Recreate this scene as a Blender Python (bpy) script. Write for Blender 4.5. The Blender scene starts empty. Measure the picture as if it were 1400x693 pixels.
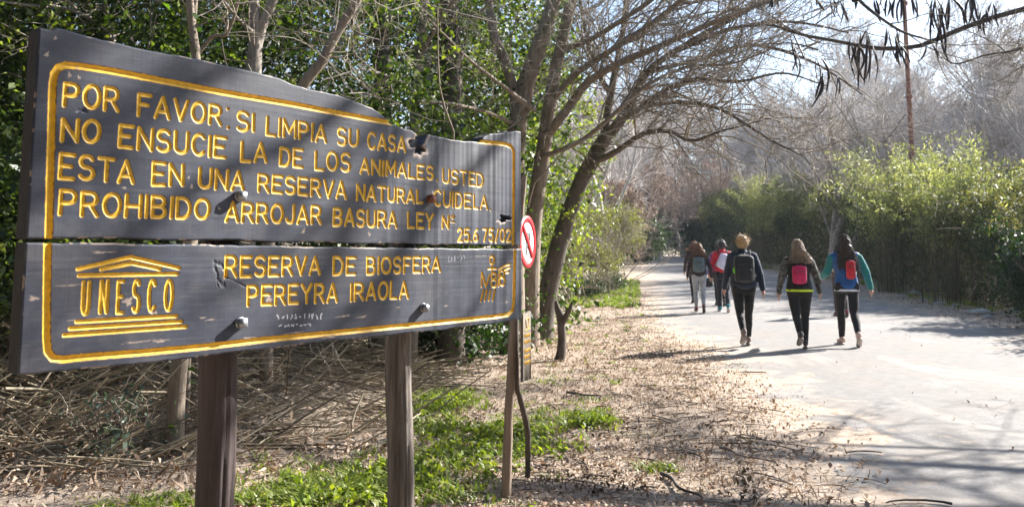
import bpy, bmesh, math, random
import numpy as np
from mathutils import Vector, Matrix

SC = bpy.context.scene
COL = SC.collection
R = math.radians

# ------------------------------------------------------------------ camera
F = 1050.0; PITCH = R(5.5); CX, CY = 700.0, 246.0; CAMH = 1.40
cam_d = bpy.data.cameras.new("camera"); cam = bpy.data.objects.new("camera", cam_d)
COL.objects.link(cam); SC.camera = cam
cam.location = (0, 0, CAMH); cam.rotation_euler = (math.pi / 2 + PITCH, 0, 0)
cam_d.sensor_width = 36.0; cam_d.lens = 36.0 * F / 1400.0
cam_d.shift_y = (CY - 346.5) / 1400.0
cam_d.clip_start = 0.05; cam_d.clip_end = 2000
cam_d.dof.use_dof = True; cam_d.dof.focus_distance = 2.9; cam_d.dof.aperture_fstop = 7.1

# ------------------------------------------------------------------ light
SUN_EL, SUN_AZ = R(33.5), R(59)          # azimuth clockwise from the view direction (+Y)
w = bpy.data.worlds.new("World"); SC.world = w; w.use_nodes = True
nt = w.node_tree
sky = nt.nodes.new("ShaderNodeTexSky"); sky.sky_type = 'NISHITA'; sky.sun_disc = False
sky.sun_elevation = SUN_EL; sky.sun_rotation = SUN_AZ
sky.air_density = 1.0; sky.dust_density = 0.9; sky.ozone_density = 1.0
bg = nt.nodes["Background"]; bg.inputs[1].default_value = 0.085
nt.links.new(sky.outputs[0], bg.inputs[0])
sun_d = bpy.data.lights.new("sun", 'SUN'); sun = bpy.data.objects.new("sun", sun_d); COL.objects.link(sun)
sun_d.energy = 5.0; sun_d.angle = R(0.53); sun_d.color = (1.0, 0.962, 0.90)
SD = Vector((math.cos(SUN_EL) * math.sin(SUN_AZ), math.cos(SUN_EL) * math.cos(SUN_AZ), math.sin(SUN_EL)))
sun.rotation_euler = SD.to_track_quat('Z', 'Y').to_euler()
SC.view_settings.view_transform = 'Standard'; SC.view_settings.look = 'None'
SC.view_settings.gamma = 1.0; SC.view_settings.use_curve_mapping = False
SC.view_settings.exposure = 1.76
SC.render.engine = 'CYCLES'
try:
    SC.cycles.max_bounces = 7; SC.cycles.diffuse_bounces = 3; SC.cycles.transparent_max_bounces = 8
    SC.cycles.use_denoising = True
except Exception:
    pass

# ------------------------------------------------------------------ helpers
def ray(x, y):
    dx = (x - CX) / F; dy = (CY - y) / F
    return np.array([dx, math.cos(PITCH) - dy * math.sin(PITCH), math.sin(PITCH) + dy * math.cos(PITCH)])

def at(x, y, Y):                       # point seen at photo pixel (x, y) at forward distance Y
    r = ray(x, y); return np.array([0, 0, CAMH]) + r * (Y / r[1])

def rng_(s): return np.random.default_rng(s)

def sinnoise(P, sc=1.0, seed=0):       # cheap smooth 3-D noise in about -1..1
    r = rng_(seed + 77); out = np.zeros(len(P))
    for k in range(7):
        d = r.normal(size=3) * sc * (0.6 + 0.3 * k); out += np.sin(P @ d + r.uniform(0, 6.28)) / (1 + 0.35 * k)
    return out / 3.0

def smooth01(a, b, x):
    t = np.clip((x - a) / (b - a), 0, 1); return t * t * (3 - 2 * t)

def tag(o, label=None, cat=None, group=None, kind=None):
    if label: o["label"] = label
    if cat: o["category"] = cat
    if group: o["group"] = group
    if kind: o["kind"] = kind
    return o

def empty(name, loc, rz=0.0):
    o = bpy.data.objects.new(name, None); COL.objects.link(o); o.location = loc; o.rotation_euler = (0, 0, rz)
    o.empty_display_size = 0.1
    return o

def mesh_obj(name, V, Fq, mats, parent=None, smooth=False, midx=None, world=True):
    """V (n,3), Fq (m,k) int array of k-gons or list of such arrays"""
    V = np.asarray(V, dtype=np.float64)
    arrs = Fq if isinstance(Fq, list) else [Fq]
    arrs = [np.asarray(a, dtype=np.int32) for a in arrs if len(a)]
    if parent is not None and world:
        M = np.array(Matrix.LocRotScale(parent.location, parent.rotation_euler, None).inverted()) if parent.parent is None else \
            np.array(Matrix.LocRotScale(parent.parent.location, parent.parent.rotation_euler, None).inverted())
        V = V @ M[:3, :3].T + M[:3, 3]
    me = bpy.data.meshes.new(name)
    me.vertices.add(len(V)); me.vertices.foreach_set("co", V.astype(np.float32).ravel())
    nl = sum(a.size for a in arrs); npol = sum(len(a) for a in arrs)
    me.loops.add(nl); me.polygons.add(npol)
    me.loops.foreach_set("vertex_index", np.concatenate([a.ravel() for a in arrs]))
    tot = np.concatenate([np.full(len(a), a.shape[1], dtype=np.int32) for a in arrs])
    st = np.concatenate([[0], np.cumsum(tot)[:-1]]).astype(np.int32)
    me.polygons.foreach_set("loop_start", st); me.polygons.foreach_set("loop_total", tot)
    if smooth: me.polygons.foreach_set("use_smooth", np.ones(npol, dtype=bool))
    if midx is not None: me.polygons.foreach_set("material_index", np.asarray(midx, dtype=np.int32))
    me.update(calc_edges=True); me.validate()
    for m in (mats if isinstance(mats, (list, tuple)) else [mats]): me.materials.append(m)
    o = bpy.data.objects.new(name, me); COL.objects.link(o)
    if parent is not None: o.parent = parent
    return o

def join(parts):
    V = []; Fq = {}; n = 0
    for v, fs in parts:
        fs = fs if isinstance(fs, list) else [fs]
        for f in fs:
            f = np.asarray(f)
            if len(f): Fq.setdefault(f.shape[1], []).append(f + n)
        V.append(np.asarray(v)); n += len(v)
    return np.concatenate(V), [np.concatenate(a) for a in Fq.values()]

def tubes(polys, sides=5, jitter=0.0, seed=0):
    groups = {}
    for p, r in polys: groups.setdefault(len(p), []).append((p, r))
    Vs = []; Fs = []; n0 = 0; rg = rng_(seed + 5)
    for N, lst in groups.items():
        P = np.array([a for a, _ in lst], dtype=float); Rr = np.array([b for _, b in lst], dtype=float); M = len(P)
        T = np.gradient(P, axis=1); T /= np.linalg.norm(T, axis=2, keepdims=True) + 1e-9
        ref = np.zeros((M, 3)); ref[np.arange(M), np.argmin(np.abs(T[:, 0]), axis=1)] = 1
        ring = np.zeros((M, N, sides, 3)); nrm = ref
        ang = np.arange(sides) * 2 * math.pi / sides
        for i in range(N):
            t = T[:, i]; nrm = nrm - (nrm * t).sum(1, keepdims=True) * t
            nrm /= np.linalg.norm(nrm, axis=1, keepdims=True) + 1e-9
            b = np.cross(t, nrm)
            rr = Rr[:, i][:, None, None]
            if jitter: rr = rr * (1 + jitter * rg.normal(size=(M, sides, 1)))
            ring[:, i] = P[:, i][:, None] + rr * (np.cos(ang)[None, :, None] * nrm[:, None] + np.sin(ang)[None, :, None] * b[:, None])
        idx = np.arange(M * N * sides).reshape(M, N, sides)
        a = idx[:, :-1]; c = idx[:, 1:]
        q = np.stack([a, np.roll(a, -1, 2), np.roll(c, -1, 2), c], -1).reshape(-1, 4) + n0
        Vs.append(ring.reshape(-1, 3)); Fs.append(q); n0 += M * N * sides
    if not Vs: return np.zeros((0, 3)), np.zeros((0, 4), int)
    return np.concatenate(Vs), np.concatenate(Fs)

def spline(pts, n):                    # Catmull-Rom resample of rows (any columns)
    P = np.array(pts, dtype=float)
    if len(P) < 3:
        t = np.linspace(0, 1, n)[:, None]; return P[0] * (1 - t) + P[-1] * t
    Q = np.vstack([2 * P[0] - P[1], P, 2 * P[-1] - P[-2]]); m = len(P) - 1
    out = []
    for u in np.linspace(0, m - 1e-6, n):
        i = int(u); t = u - i; a, b, c, d = Q[i:i + 4]
        out.append(0.5 * (2 * b + (c - a) * t + (2 * a - 5 * b + 4 * c - d) * t * t + (3 * b - a - 3 * c + d) * t ** 3))
    return np.array(out)

def leaves(C, size, aspect=0.42, up=0.5, seed=0, axis=None, fold=0.12, axis_w=1.0):
    r = rng_(seed); n = len(C); L = np.asarray(size) * r.uniform(0.6, 1.25, n)
    A = r.normal(size=(n, 3))
    if axis is not None: A = A * (1 - 0.0) + np.asarray(axis) * axis_w
    A /= np.linalg.norm(A, axis=1, keepdims=True) + 1e-9
    B = r.normal(size=(n, 3)); B[:, 2] = np.abs(B[:, 2]) + up
    B -= (A * B).sum(1, keepdims=True) * A; B /= np.linalg.norm(B, axis=1, keepdims=True) + 1e-9
    S = np.cross(B, A); L = L[:, None]; W = L * aspect * 0.5
    V = np.stack([C - A * L * 0.5, C - A * L * 0.04 + S * W + B * L * fold, C + A * L * 0.5 - B * L * fold * 0.7, C - A * L * 0.04 - S * W + B * L * fold], 1)
    return V.reshape(-1, 3), np.arange(4 * n).reshape(n, 4)

def clump_points(centers, per, rad, seed, flat=0.75):
    r = rng_(seed); n = len(centers)
    k = r.integers(int(per * 0.5), int(per * 1.5) + 1, n)
    idx = np.repeat(np.arange(n), k); m = len(idx)
    rr = rad * r.uniform(0.5, 1.3, n)[idx]
    D = r.normal(size=(m, 3)) * 0.55; D[:, 2] *= flat
    ax = r.normal(size=(n, 3)); ax /= np.linalg.norm(ax, axis=1, keepdims=True)
    D += ax[idx] * r.uniform(-1, 1, m)[:, None] * 0.9
    return centers[idx] + D * rr[:, None]

def grow(p, d, L, r, lev, out, rg, nseg=6, wander=0.22, kids=(5, 8), ang=(25, 60), ratio=(0.45, 0.75), trop=0.05, rmin=0.003, rr=0.55, t0=0.25, last_kids=None):
    pts = [np.array(p, float)]; d = np.array(d, float); d /= np.linalg.norm(d); dirs = [d]
    for i in range(nseg):
        d = d + rg.normal(size=3) * wander; d[2] += trop; d /= np.linalg.norm(d)
        pts.append(pts[-1] + d * L / nseg); dirs.append(d)
    rad = np.linspace(r, max(r * 0.35, rmin), nseg + 1)
    out.setdefault(lev, []).append((np.array(pts), rad))
    if lev <= 0: return
    k = rg.integers(kids[0], kids[1] + 1)
    for j in range(k):
        t = rg.uniform(t0, 1.0) * nseg; i = min(int(t), nseg - 1); f = t - i
        q = pts[i] * (1 - f) + pts[i + 1] * f
        a = R(rg.uniform(*ang)); dd = dirs[i + 1]
        s = rg.normal(size=3); s -= s.dot(dd) * dd; s /= np.linalg.norm(s)
        nd = dd * math.cos(a) + s * math.sin(a)
        cl = L * rg.uniform(*ratio) * (1.1 - 0.5 * t / nseg)
        grow(q, nd, cl, max((rad[i] * (1 - f) + rad[i + 1] * f) * rr, rmin), lev - 1, out, rg, max(3, nseg - 1), wander * 1.1, kids, ang, ratio, trop, rmin, rr, t0)

def sprout(poly, n, L, r, lev, rg, t0=0.15, ang=(25, 65), trop=0.02, rmin=0.003, kids=(3, 6), wander=0.2, bias=None):
    out = {}; P, rad = poly; N = len(P)
    for j in range(n):
        t = rg.uniform(t0, 1) * (N - 1); i = min(int(t), N - 2); f = t - i
        q = P[i] * (1 - f) + P[i + 1] * f; dd = P[i + 1] - P[i]; dd = dd / (np.linalg.norm(dd) + 1e-9)
        s = rg.normal(size=3)
        if bias is not None: s = s + np.array(bias)
        s -= s.dot(dd) * dd; s /= np.linalg.norm(s); a = R(rg.uniform(*ang))
        nd = dd * math.cos(a) + s * math.sin(a)
        grow(q, nd, rg.uniform(*L), min(r, rad[i] * 0.7), lev, out, rg, 6, wander, kids, ang, (0.4, 0.75), trop, rmin)
    return [p for l in out.values() for p in l]

def noise_push(V, amp, sc, seed):      # gnarl a tube a little
    return V + np.stack([sinnoise(V, sc, seed + k) for k in range(3)], 1) * amp

# ------------------------------------------------------------------ materials
def M_new(name):
    m = bpy.data.materials.new(name); m.use_nodes = True; n = m.node_tree
    b = n.nodes["Principled BSDF"]; return m, n, b

def N_(n, t, **kw):
    x = n.nodes.new(t)
    for k, v in kw.items():
        if k in x.inputs.keys(): x.inputs[k].default_value = v
        else: setattr(x, k, v)
    return x

def ramp(n, fac, stops):
    x = n.nodes.new("ShaderNodeValToRGB"); e = x.color_ramp.elements
    while len(e) < len(stops): e.new(0.5)
    for i, (p, c) in enumerate(stops):
        e[i].position = p; e[i].color = (*c, 1) if len(c) == 3 else c
    n.links.new(fac, x.inputs[0]); return x

def mixc(n, fac, a, b, blend='MIX'):
    x = n.nodes.new("ShaderNodeMix"); x.data_type = 'RGBA'; x.blend_type = blend
    for s, v in ((0, fac), (6, a), (7, b)):
        if hasattr(v, "links") or hasattr(v, "is_linked"): n.links.new(v, x.inputs[s])
        elif isinstance(v, (int, float)): x.inputs[s].default_value = v
        else: x.inputs[s].default_value = (*v, 1)
    return x.outputs[2]

def coords(n, scale=(1, 1, 1), kind="Object"):
    tc = n.nodes.new("ShaderNodeTexCoord"); mp = n.nodes.new("ShaderNodeMapping"); mp.inputs[3].default_value = scale
    n.links.new(tc.outputs[kind], mp.inputs[0]); return mp.outputs[0]

def noise(n, vec, scale, detail=6, rough=0.55, dist=0.0):
    x = N_(n, "ShaderNodeTexNoise", Scale=scale, Detail=detail, Roughness=rough, Distortion=dist)
    n.links.new(vec, x.inputs["Vector"]); return x.outputs["Fac"]

def bump(n, b, h, strength=0.4, dist=0.01):
    x = N_(n, "ShaderNodeBump", Strength=strength, Distance=dist); n.links.new(h, x.inputs["Height"])
    n.links.new(x.outputs[0], b.inputs["Normal"])

def leaf_mat(name, cols, transl=0.38, tcol=(0.25, 0.38, 0.05), rough=0.45, spec=0.4):
    m, n, b = M_new(name)
    g = n.nodes.new("ShaderNodeNewGeometry")
    k = len(cols); rp = ramp(n, g.outputs["Random Per Island"], [(i / max(1, k - 1), c) for i, c in enumerate(cols)])
    n.links.new(rp.outputs[0], b.inputs["Base Color"]); b.inputs["Roughness"].default_value = rough
    b.inputs["Specular IOR Level"].default_value = spec
    t = n.nodes.new("ShaderNodeBsdfTranslucent")
    n.links.new(mixc(n, 1.0, rp.outputs[0], tuple(c * 4.2 for c in tcol), 'MULTIPLY'), t.inputs[0])
    # translucent tint follows the leaf, pushed to yellow-green
    mx = n.nodes.new("ShaderNodeMixShader"); mx.inputs[0].default_value = transl
    n.links.new(b.outputs[0], mx.inputs[1]); n.links.new(t.outputs[0], mx.inputs[2])
    n.links.new(mx.outputs[0], n.nodes["Material Output"].inputs[0]); return m

def twig_mat(name, cols, rough=0.8):
    m, n, b = M_new(name); g = n.nodes.new("ShaderNodeNewGeometry")
    k = len(cols); rp = ramp(n, g.outputs["Random Per Island"], [(i / max(1, k - 1), c) for i, c in enumerate(cols)])
    n.links.new(rp.outputs[0], b.inputs["Base Color"]); b.inputs["Roughness"].default_value = rough; return m

def bark_mat(name, c0, c1, c2, sc=9.0, stretch=0.22, bs=0.7):
    m, n, b = M_new(name); v = coords(n, (1, 1, stretch))
    f = noise(n, v, sc * 2.2, 9, 0.62, 0.6); f2 = noise(n, coords(n), 2.3, 4, 0.6)
    rp = ramp(n, f, [(0.3, c0), (0.52, c1), (0.72, c2)])
    n.links.new(mixc(n, f2, rp.outputs[0], mixc(n, 0.5, rp.outputs[0], c2), 'MIX'), b.inputs["Base Color"])
    b.inputs["Roughness"].default_value = 0.88; bump(n, b, f, bs, 0.02); return m

def cloth_mat(name, c, c2=None, rough=0.85, sheen=0.15, sc=60, camo=None):
    m, n, b = M_new(name); v = coords(n)
    f = noise(n, v, 9, 5, 0.6, 0.5); fw = noise(n, v, sc, 3, 0.5)
    c2 = c2 or tuple(x * 1.5 + 0.004 for x in c)
    if camo:
        f3 = noise(n, v, 16, 3, 0.55, 0.8); rp = ramp(n, f3, [(0.40, camo[0]), (0.47, camo[1]), (0.56, camo[2])]); n.links.new(rp.outputs[0], b.inputs["Base Color"])
    else:
        rp = ramp(n, f, [(0.35, c), (0.7, c2)]); n.links.new(rp.outputs[0], b.inputs["Base Color"])
    b.inputs["Roughness"].default_value = rough
    if "Sheen Weight" in b.inputs: b.inputs["Sheen Weight"].default_value = sheen
    ad = N_(n, "ShaderNodeMath", operation='ADD'); n.links.new(f, ad.inputs[0]); n.links.new(fw, ad.inputs[1])
    bump(n, b, ad.outputs[0], 0.45, 0.03); return m

def plain(name, c, rough=0.6, metal=0.0, var=0.25, sc=12, bs=0.2):
    m, n, b = M_new(name); f = noise(n, coords(n), sc, 6, 0.6)
    rp = ramp(n, f, [(0.3, tuple(x * (1 - var) for x in c)), (0.7, tuple(min(1, x * (1 + var)) for x in c))])
    n.links.new(rp.outputs[0], b.inputs["Base Color"]); b.inputs["Roughness"].default_value = rough
    b.inputs["Metallic"].default_value = metal; bump(n, b, f, bs, 0.01); return m

MT = {}
MT['bark_tan'] = bark_mat('tan_bark', (0.085, 0.065, 0.048), (0.21, 0.165, 0.125), (0.33, 0.27, 0.21))
MT['bark_dark'] = bark_mat('dark_bark', (0.03, 0.024, 0.019), (0.085, 0.068, 0.054), (0.17, 0.14, 0.115))
MT['bark_grey'] = bark_mat('grey_bark', (0.10, 0.085, 0.07), (0.24, 0.205, 0.17), (0.38, 0.33, 0.285))
MT['twig'] = twig_mat('twig_bark', [(0.16, 0.13, 0.10), (0.27, 0.225, 0.175), (0.36, 0.31, 0.25)])
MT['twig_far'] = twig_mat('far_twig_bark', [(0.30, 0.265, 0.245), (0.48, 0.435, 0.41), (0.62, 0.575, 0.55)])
MT['twig_pink'] = twig_mat('brown_seed_twigs', [(0.24, 0.165, 0.13), (0.42, 0.31, 0.25), (0.55, 0.43, 0.35)])
MT['leaf_privet'] = leaf_mat('privet_leaf', [(0.020, 0.036, 0.014), (0.036, 0.058, 0.020), (0.075, 0.105, 0.032), (0.20, 0.23, 0.07)], 0.40, (0.27, 0.33, 0.07), rough=0.45, spec=0.4)
MT['leaf_ivy'] = leaf_mat('ivy_leaf', [(0.018, 0.040, 0.014), (0.045, 0.080, 0.02), (0.13, 0.18, 0.04)], 0.38, rough=0.45, spec=0.4)
MT['leaf_bright'] = leaf_mat('bright_leaf', [(0.12, 0.17, 0.03), (0.20, 0.25, 0.05), (0.32, 0.34, 0.08)], 0.45, (0.29, 0.32, 0.06))
MT['leaf_bamboo'] = leaf_mat('bamboo_leaf', [(0.045, 0.060, 0.026), (0.085, 0.098, 0.036), (0.16, 0.16, 0.055), (0.30, 0.27, 0.12)], 0.36, (0.30, 0.28, 0.09), rough=0.55)
MT['leaf_sunlit'] = leaf_mat('sunlit_tint_bamboo_leaf', [(0.12, 0.15, 0.055), (0.29, 0.31, 0.12), (0.52, 0.50, 0.28)], 0.45, (0.27, 0.28, 0.14), rough=0.5)  # paler copy of the bamboo leaf, sunlight put into its colour
MT['leaf_bush'] = leaf_mat('olive_bush_leaf', [(0.12, 0.14, 0.05), (0.21, 0.22, 0.085), (0.32, 0.31, 0.14)], 0.4, (0.29, 0.29, 0.10))
MT['leaf_grey'] = leaf_mat('grey_green_leaf', [(0.09, 0.12, 0.085), (0.16, 0.20, 0.15)], 0.25, (0.2, 0.25, 0.15))
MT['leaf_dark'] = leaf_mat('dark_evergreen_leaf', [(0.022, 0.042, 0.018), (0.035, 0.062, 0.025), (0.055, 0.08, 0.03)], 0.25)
MT['grass'] = leaf_mat('grass_blade', [(0.11, 0.16, 0.025), (0.18, 0.24, 0.04), (0.26, 0.31, 0.065), (0.32, 0.31, 0.13)], 0.42, (0.29, 0.33, 0.06))
MT['litter'] = leaf_mat('dead_leaf', [(0.18, 0.115, 0.075), (0.33, 0.235, 0.165), (0.44, 0.34, 0.255), (0.50, 0.41, 0.325), (0.27, 0.155, 0.10)], 0.12, (0.24, 0.2, 0.14), rough=0.8, spec=0.2)
MT['reed'] = twig_mat('dry_reed', [(0.11, 0.08, 0.05), (0.24, 0.185, 0.12), (0.37, 0.30, 0.205), (0.46, 0.39, 0.28)], 0.7)
MT['cane'] = twig_mat('bamboo_cane', [(0.04, 0.036, 0.016), (0.10, 0.08, 0.04), (0.17, 0.13, 0.07)], 0.6)
MT['pod'] = twig_mat('dark_pod', [(0.018, 0.012, 0.010), (0.035, 0.022, 0.018), (0.06, 0.036, 0.028)], 0.55)
MT['steel'] = plain('galvanised_steel', (0.30, 0.31, 0.33), 0.45, 0.6)
MT['rust'] = plain('rusty_steel', (0.21, 0.085, 0.055), 0.85, 0.0, 0.35, 6)
MT['stone'] = plain('pale_stone', (0.40, 0.385, 0.36), 0.9, 0, 0.35, 9, 0.6)
MT['white'] = plain('white_sign_paint', (0.80, 0.80, 0.78), 0.45, 0, 0.05)
MT['red'] = plain('red_sign_paint', (0.60, 0.018, 0.025), 0.4, 0, 0.15)
MT['black'] = plain('black_sign_paint', (0.03, 0.03, 0.035), 0.4, 0, 0.2)
MT['yellow'] = plain('yellow_paint', (0.62, 0.34, 0.015), 0.5, 0, 0.15)
MT['grey_wood'] = bark_mat('weathered_wood', (0.11, 0.075, 0.055), (0.24, 0.175, 0.13), (0.37, 0.29, 0.225), 14, 0.08, 0.5)
MT['plank_brown'] = bark_mat('brown_plank', (0.075, 0.06, 0.045), (0.14, 0.115, 0.088), (0.21, 0.175, 0.14), 14, 0.1, 0.3)

# ------------------------------------------------------------------ terrain
RYL = [-40, 0, 4.25, 5.8, 9.6, 15.8, 27.7, 50, 70, 90, 140]
RXL = [0.6, 1.35, 1.72, 2.05, 2.55, 2.85, 4.75, 8.4, 11.9, 14.0, 18.0]
RYR = [-40, 0, 10, 17, 23.3, 32, 50, 70, 90, 140]
RXR = [8.5, 9.2, 10.0, 10.7, 12.0, 14.0, 15.4, 16.4, 19.0, 23.0]
def xl(y): return np.interp(y, RYL, RXL)
def xr(y): return np.interp(y, RYR, RXR)
def base(y):
    y = np.asarray(y, float); t = np.clip(y - 22, 0, None)
    return np.where(y > 72, 1.08, np.minimum(1.08, 0.024 * np.sqrt(t * t + 9) - 0.072 * (t < 1e9)) * (t > 0))
def H(x, y):
    x = np.asarray(x, float); y = np.asarray(y, float)
    b = base(y); P = np.stack([x, y, 0 * x], -1).reshape(-1, 3)
    outl = smooth01(0.1, 1.6, xl(y) - x); outr = smooth01(0.1, 1.6, x - xr(y)); out = np.maximum(outl, outr)
    nz = sinnoise(P, 1.9, 3).reshape(x.shape) * 0.028 + sinnoise(P, 5.0, 9).reshape(x.shape) * 0.011
    bank = 0.35 * smooth01(-3.0, -9.0, x) + 0.25 * smooth01(2.5, 7.0, x - xr(y))
    ins = np.minimum(x - xl(y), xr(y) - x)
    return b + nz * out + bank - 0.05 * smooth01(0.15, 0.9, ins)

def grid_obj(name, xs, ys, zf, mat):
    X, Y = np.meshgrid(xs, ys); Z = zf(X, Y)
    V = np.stack([X, Y, Z], -1).reshape(-1, 3); ny, nx = X.shape
    i = np.arange(nx * ny).reshape(ny, nx)
    q = np.stack([i[:-1, :-1], i[:-1, 1:], i[1:, 1:], i[1:, :-1]], -1).reshape(-1, 4)
    return mesh_obj(name, V, q, mat, smooth=True)

def ground_cols(n, v):
    f1 = noise(n, v, 1.3, 5, 0.6); f2 = noise(n, v, 38, 8, 0.7, 0.4); f3 = noise(n, v, 7.0, 6, 0.65)
    vo = N_(n, "ShaderNodeTexVoronoi", Scale=34.0); n.links.new(v, vo.inputs["Vector"])
    cell = ramp(n, vo.outputs["Color"], [(0.1, (0.22, 0.155, 0.11)), (0.4, (0.38, 0.295, 0.22)), (0.7, (0.48, 0.39, 0.31)), (0.95, (0.28, 0.19, 0.13))])
    dirt = ramp(n, f2, [(0.3, (0.24, 0.175, 0.13)), (0.5, (0.43, 0.345, 0.275)), (0.72, (0.54, 0.455, 0.38))])
    c = mixc(n, ramp(n, f3, [(0.4, (0, 0, 0)), (0.62, (1, 1, 1))]).outputs[0], dirt.outputs[0], cell.outputs[0])
    return c, f1, f2, f3, vo

def ground_mat():
    m, n, b = M_new('leaf_strewn_earth'); v = coords(n)
    c, f1, f2, f3, vo = ground_cols(n, v)
    moss = ramp(n, noise(n, v, 0.9, 5, 0.6), [(0.55, (0, 0, 0)), (0.68, (1, 1, 1))]).outputs[0]
    ms = N_(n, "ShaderNodeMath", operation='MULTIPLY'); n.links.new(moss, ms.inputs[0]); ms.inputs[1].default_value = 0.35
    c = mixc(n, ms.outputs[0], c, (0.13, 0.15, 0.055))
    n.links.new(c, b.inputs["Base Color"]); b.inputs["Roughness"].default_value = 0.95; b.inputs["Specular IOR Level"].default_value = 0.15
    bump(n, b, f2, 0.8, 0.03); return m

def road_mat():
    m, n, b = M_new('pale_worn_road'); v = coords(n)
    c, f1, f2, f3, vo = ground_cols(n, v)
    fine = noise(n, v, 60, 8, 0.75); mid = noise(n, v, 1.1, 6, 0.62, 0.3); big = noise(n, coords(n, (1, 0.25, 1)), 0.8, 4, 0.5)
    r1 = ramp(n, fine, [(0.3, (0.165, 0.157, 0.150)), (0.55, (0.285, 0.270, 0.258)), (0.8, (0.40, 0.378, 0.36))]).outputs[0]
    r2 = mixc(n, ramp(n, mid, [(0.45, (0, 0, 0)), (0.66, (.8, .8, .8))]).outputs[0], r1, (0.30, 0.25, 0.21)); r2 = mixc(n, ramp(n, noise(n, v, 210, 3, .6), [(0.60, (0, 0, 0)), (0.72, (.55, .55, .55))]).outputs[0], r2, (0.13, 0.12, 0.11))
    r3 = mixc(n, ramp(n, big, [(0.36, (0.75, 0.75, 0.75)), (0.60, (0, 0, 0))]).outputs[0], r2, (0.24, 0.228, 0.22))
    r3 = mixc(n, ramp(n, noise(n, v, 7.5, 9, .72), [(0.42, (.55, .55, .55)), (0.60, (0, 0, 0))]).outputs[0], r3, (0.185, 0.175, 0.165)); r3 = mixc(n, ramp(n, noise(n, coords(n, (1, .5, 1)), 0.55, 7, .7, .8), [(0.54, (0, 0, 0)), (0.60, (.55, .55, .55))]).outputs[0], r3, (0.36, 0.325, 0.29))
    cr = N_(n, "ShaderNodeTexVoronoi", Scale=0.42, feature='DISTANCE_TO_EDGE')
    wv = mixc(n, 0.18, v, N_(n, "ShaderNodeTexNoise", Scale=1.7, Detail=5).outputs["Color"]); n.links.new(wv, cr.inputs["Vector"])
    crk = ramp(n, cr.outputs["Distance"], [(0.0, (1, 1, 1)), (0.006, (0, 0, 0))]).outputs[0]
    cm = N_(n, "ShaderNodeMath", operation='MULTIPLY'); n.links.new(crk, cm.inputs[0]); cm.inputs[1].default_value = 0.16
    r4 = mixc(n, cm.outputs[0], r3, (0.16, 0.14, 0.125))
    at_ = n.nodes.new("ShaderNodeAttribute"); at_.attribute_name = "edge"
    e = N_(n, "ShaderNodeMath", operation='MULTIPLY_ADD'); n.links.new(noise(n, v, 1.9, 8, 0.68), e.inputs[0]); e.inputs[1].default_value = 2.6; e.inputs[2].default_value = -1.3
    e2 = N_(n, "ShaderNodeMath", operation='ADD'); n.links.new(e.outputs[0], e2.inputs[0]); n.links.new(at_.outputs["Fac"], e2.inputs[1])
    k = ramp(n, e2.outputs[0], [(0.34, (1, 1, 1)), (0.52, (0, 0, 0))]).outputs[0]
    n.links.new(mixc(n, k, r4, c), b.inputs["Base Color"]); b.inputs["Roughness"].default_value = 0.9; b.inputs["Specular IOR Level"].default_value = 0.2
    ad = N_(n, "ShaderNodeMath", operation='ADD'); n.links.new(fine, ad.inputs[0]); n.links.new(f2, ad.inputs[1])
    bump(n, b, ad.outputs[0], 0.35, 0.012); return m

xs = np.concatenate([np.linspace(-400, -30, 14), np.linspace(-25, -8, 16), np.linspace(-7.8, 4, 96), np.linspace(4.3, 20, 40), np.linspace(24, 400, 16)])
ys = np.concatenate([np.linspace(-120, 1, 16), np.linspace(1.3, 16, 110), np.linspace(16.4, 80, 90), np.linspace(85, 600, 16)])
tag(grid_obj('ground', xs, ys, H, ground_mat()), kind='structure')

def build_road():
    ys = np.concatenate([np.linspace(-40, 2, 12), np.linspace(2.2, 16, 100), np.linspace(16.3, 85, 120), np.linspace(90, 140, 10)])
    ts = np.concatenate([np.linspace(0, 0.3, 16), np.linspace(0.34, 0.8, 14), np.linspace(0.83, 1, 10)])
    T, Y = np.meshgrid(ts, ys)
    jl = 0.22 * np.sin(Y * 1.7) * np.sin(Y * 0.63 + 1) + 0.10 * np.sin(Y * 4.3 + 2) + 0.05 * np.sin(Y * 11)
    XL = xl(Y) - 0.35 + jl; XR = xr(Y) + 0.3 + 0.2 * np.sin(Y * 1.3)
    X = XL * (1 - T) + XR * T
    ins = np.minimum(X - XL, XR - X)
    Z = base(Y) + 0.008 - 0.02 * (ins < 0.01) + 0.025 * smooth01(0, 2.5, ins)
    V = np.stack([X, Y, Z], -1).reshape(-1, 3); ny, nx = X.shape; i = np.arange(nx * ny).reshape(ny, nx)
    q = np.stack([i[:-1, :-1], i[:-1, 1:], i[1:, 1:], i[1:, :-1]], -1).reshape(-1, 4)
    o = mesh_obj('road', V, q, road_mat(), smooth=True)
    ed = np.clip(np.minimum((X - XL) / 1.9, (XR - X) / 3.2), 0, 1.6).ravel()
    a = o.data.attributes.new('edge', 'FLOAT', 'POINT'); a.data.foreach_set('value', ed.astype(np.float32))
    tag(o, kind='structure')
build_road()

# ------------------------------------------------------------------ the big routed wooden sign
A2 = at(44, 347, 2.0)[:2]; B2 = at(711, 347, 3.6)[:2]
SU = np.append(B2 - A2, 0); SLEN = np.linalg.norm(SU); SU = SU / SLEN
SN = np.array([SU[1], -SU[0], 0.0])     # towards the reader
SO = np.array([A2[0], A2[1], 0.0])
def uv(x, y):                            # photo pixel -> metres on the sign's face (u along, v height)
    r = ray(x, y); o = np.array([0, 0, CAMH]); t = (SO - o).dot(SN) / r.dot(SN); p = o + r * t
    return (p - SO).dot(SU), p[2]

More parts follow.
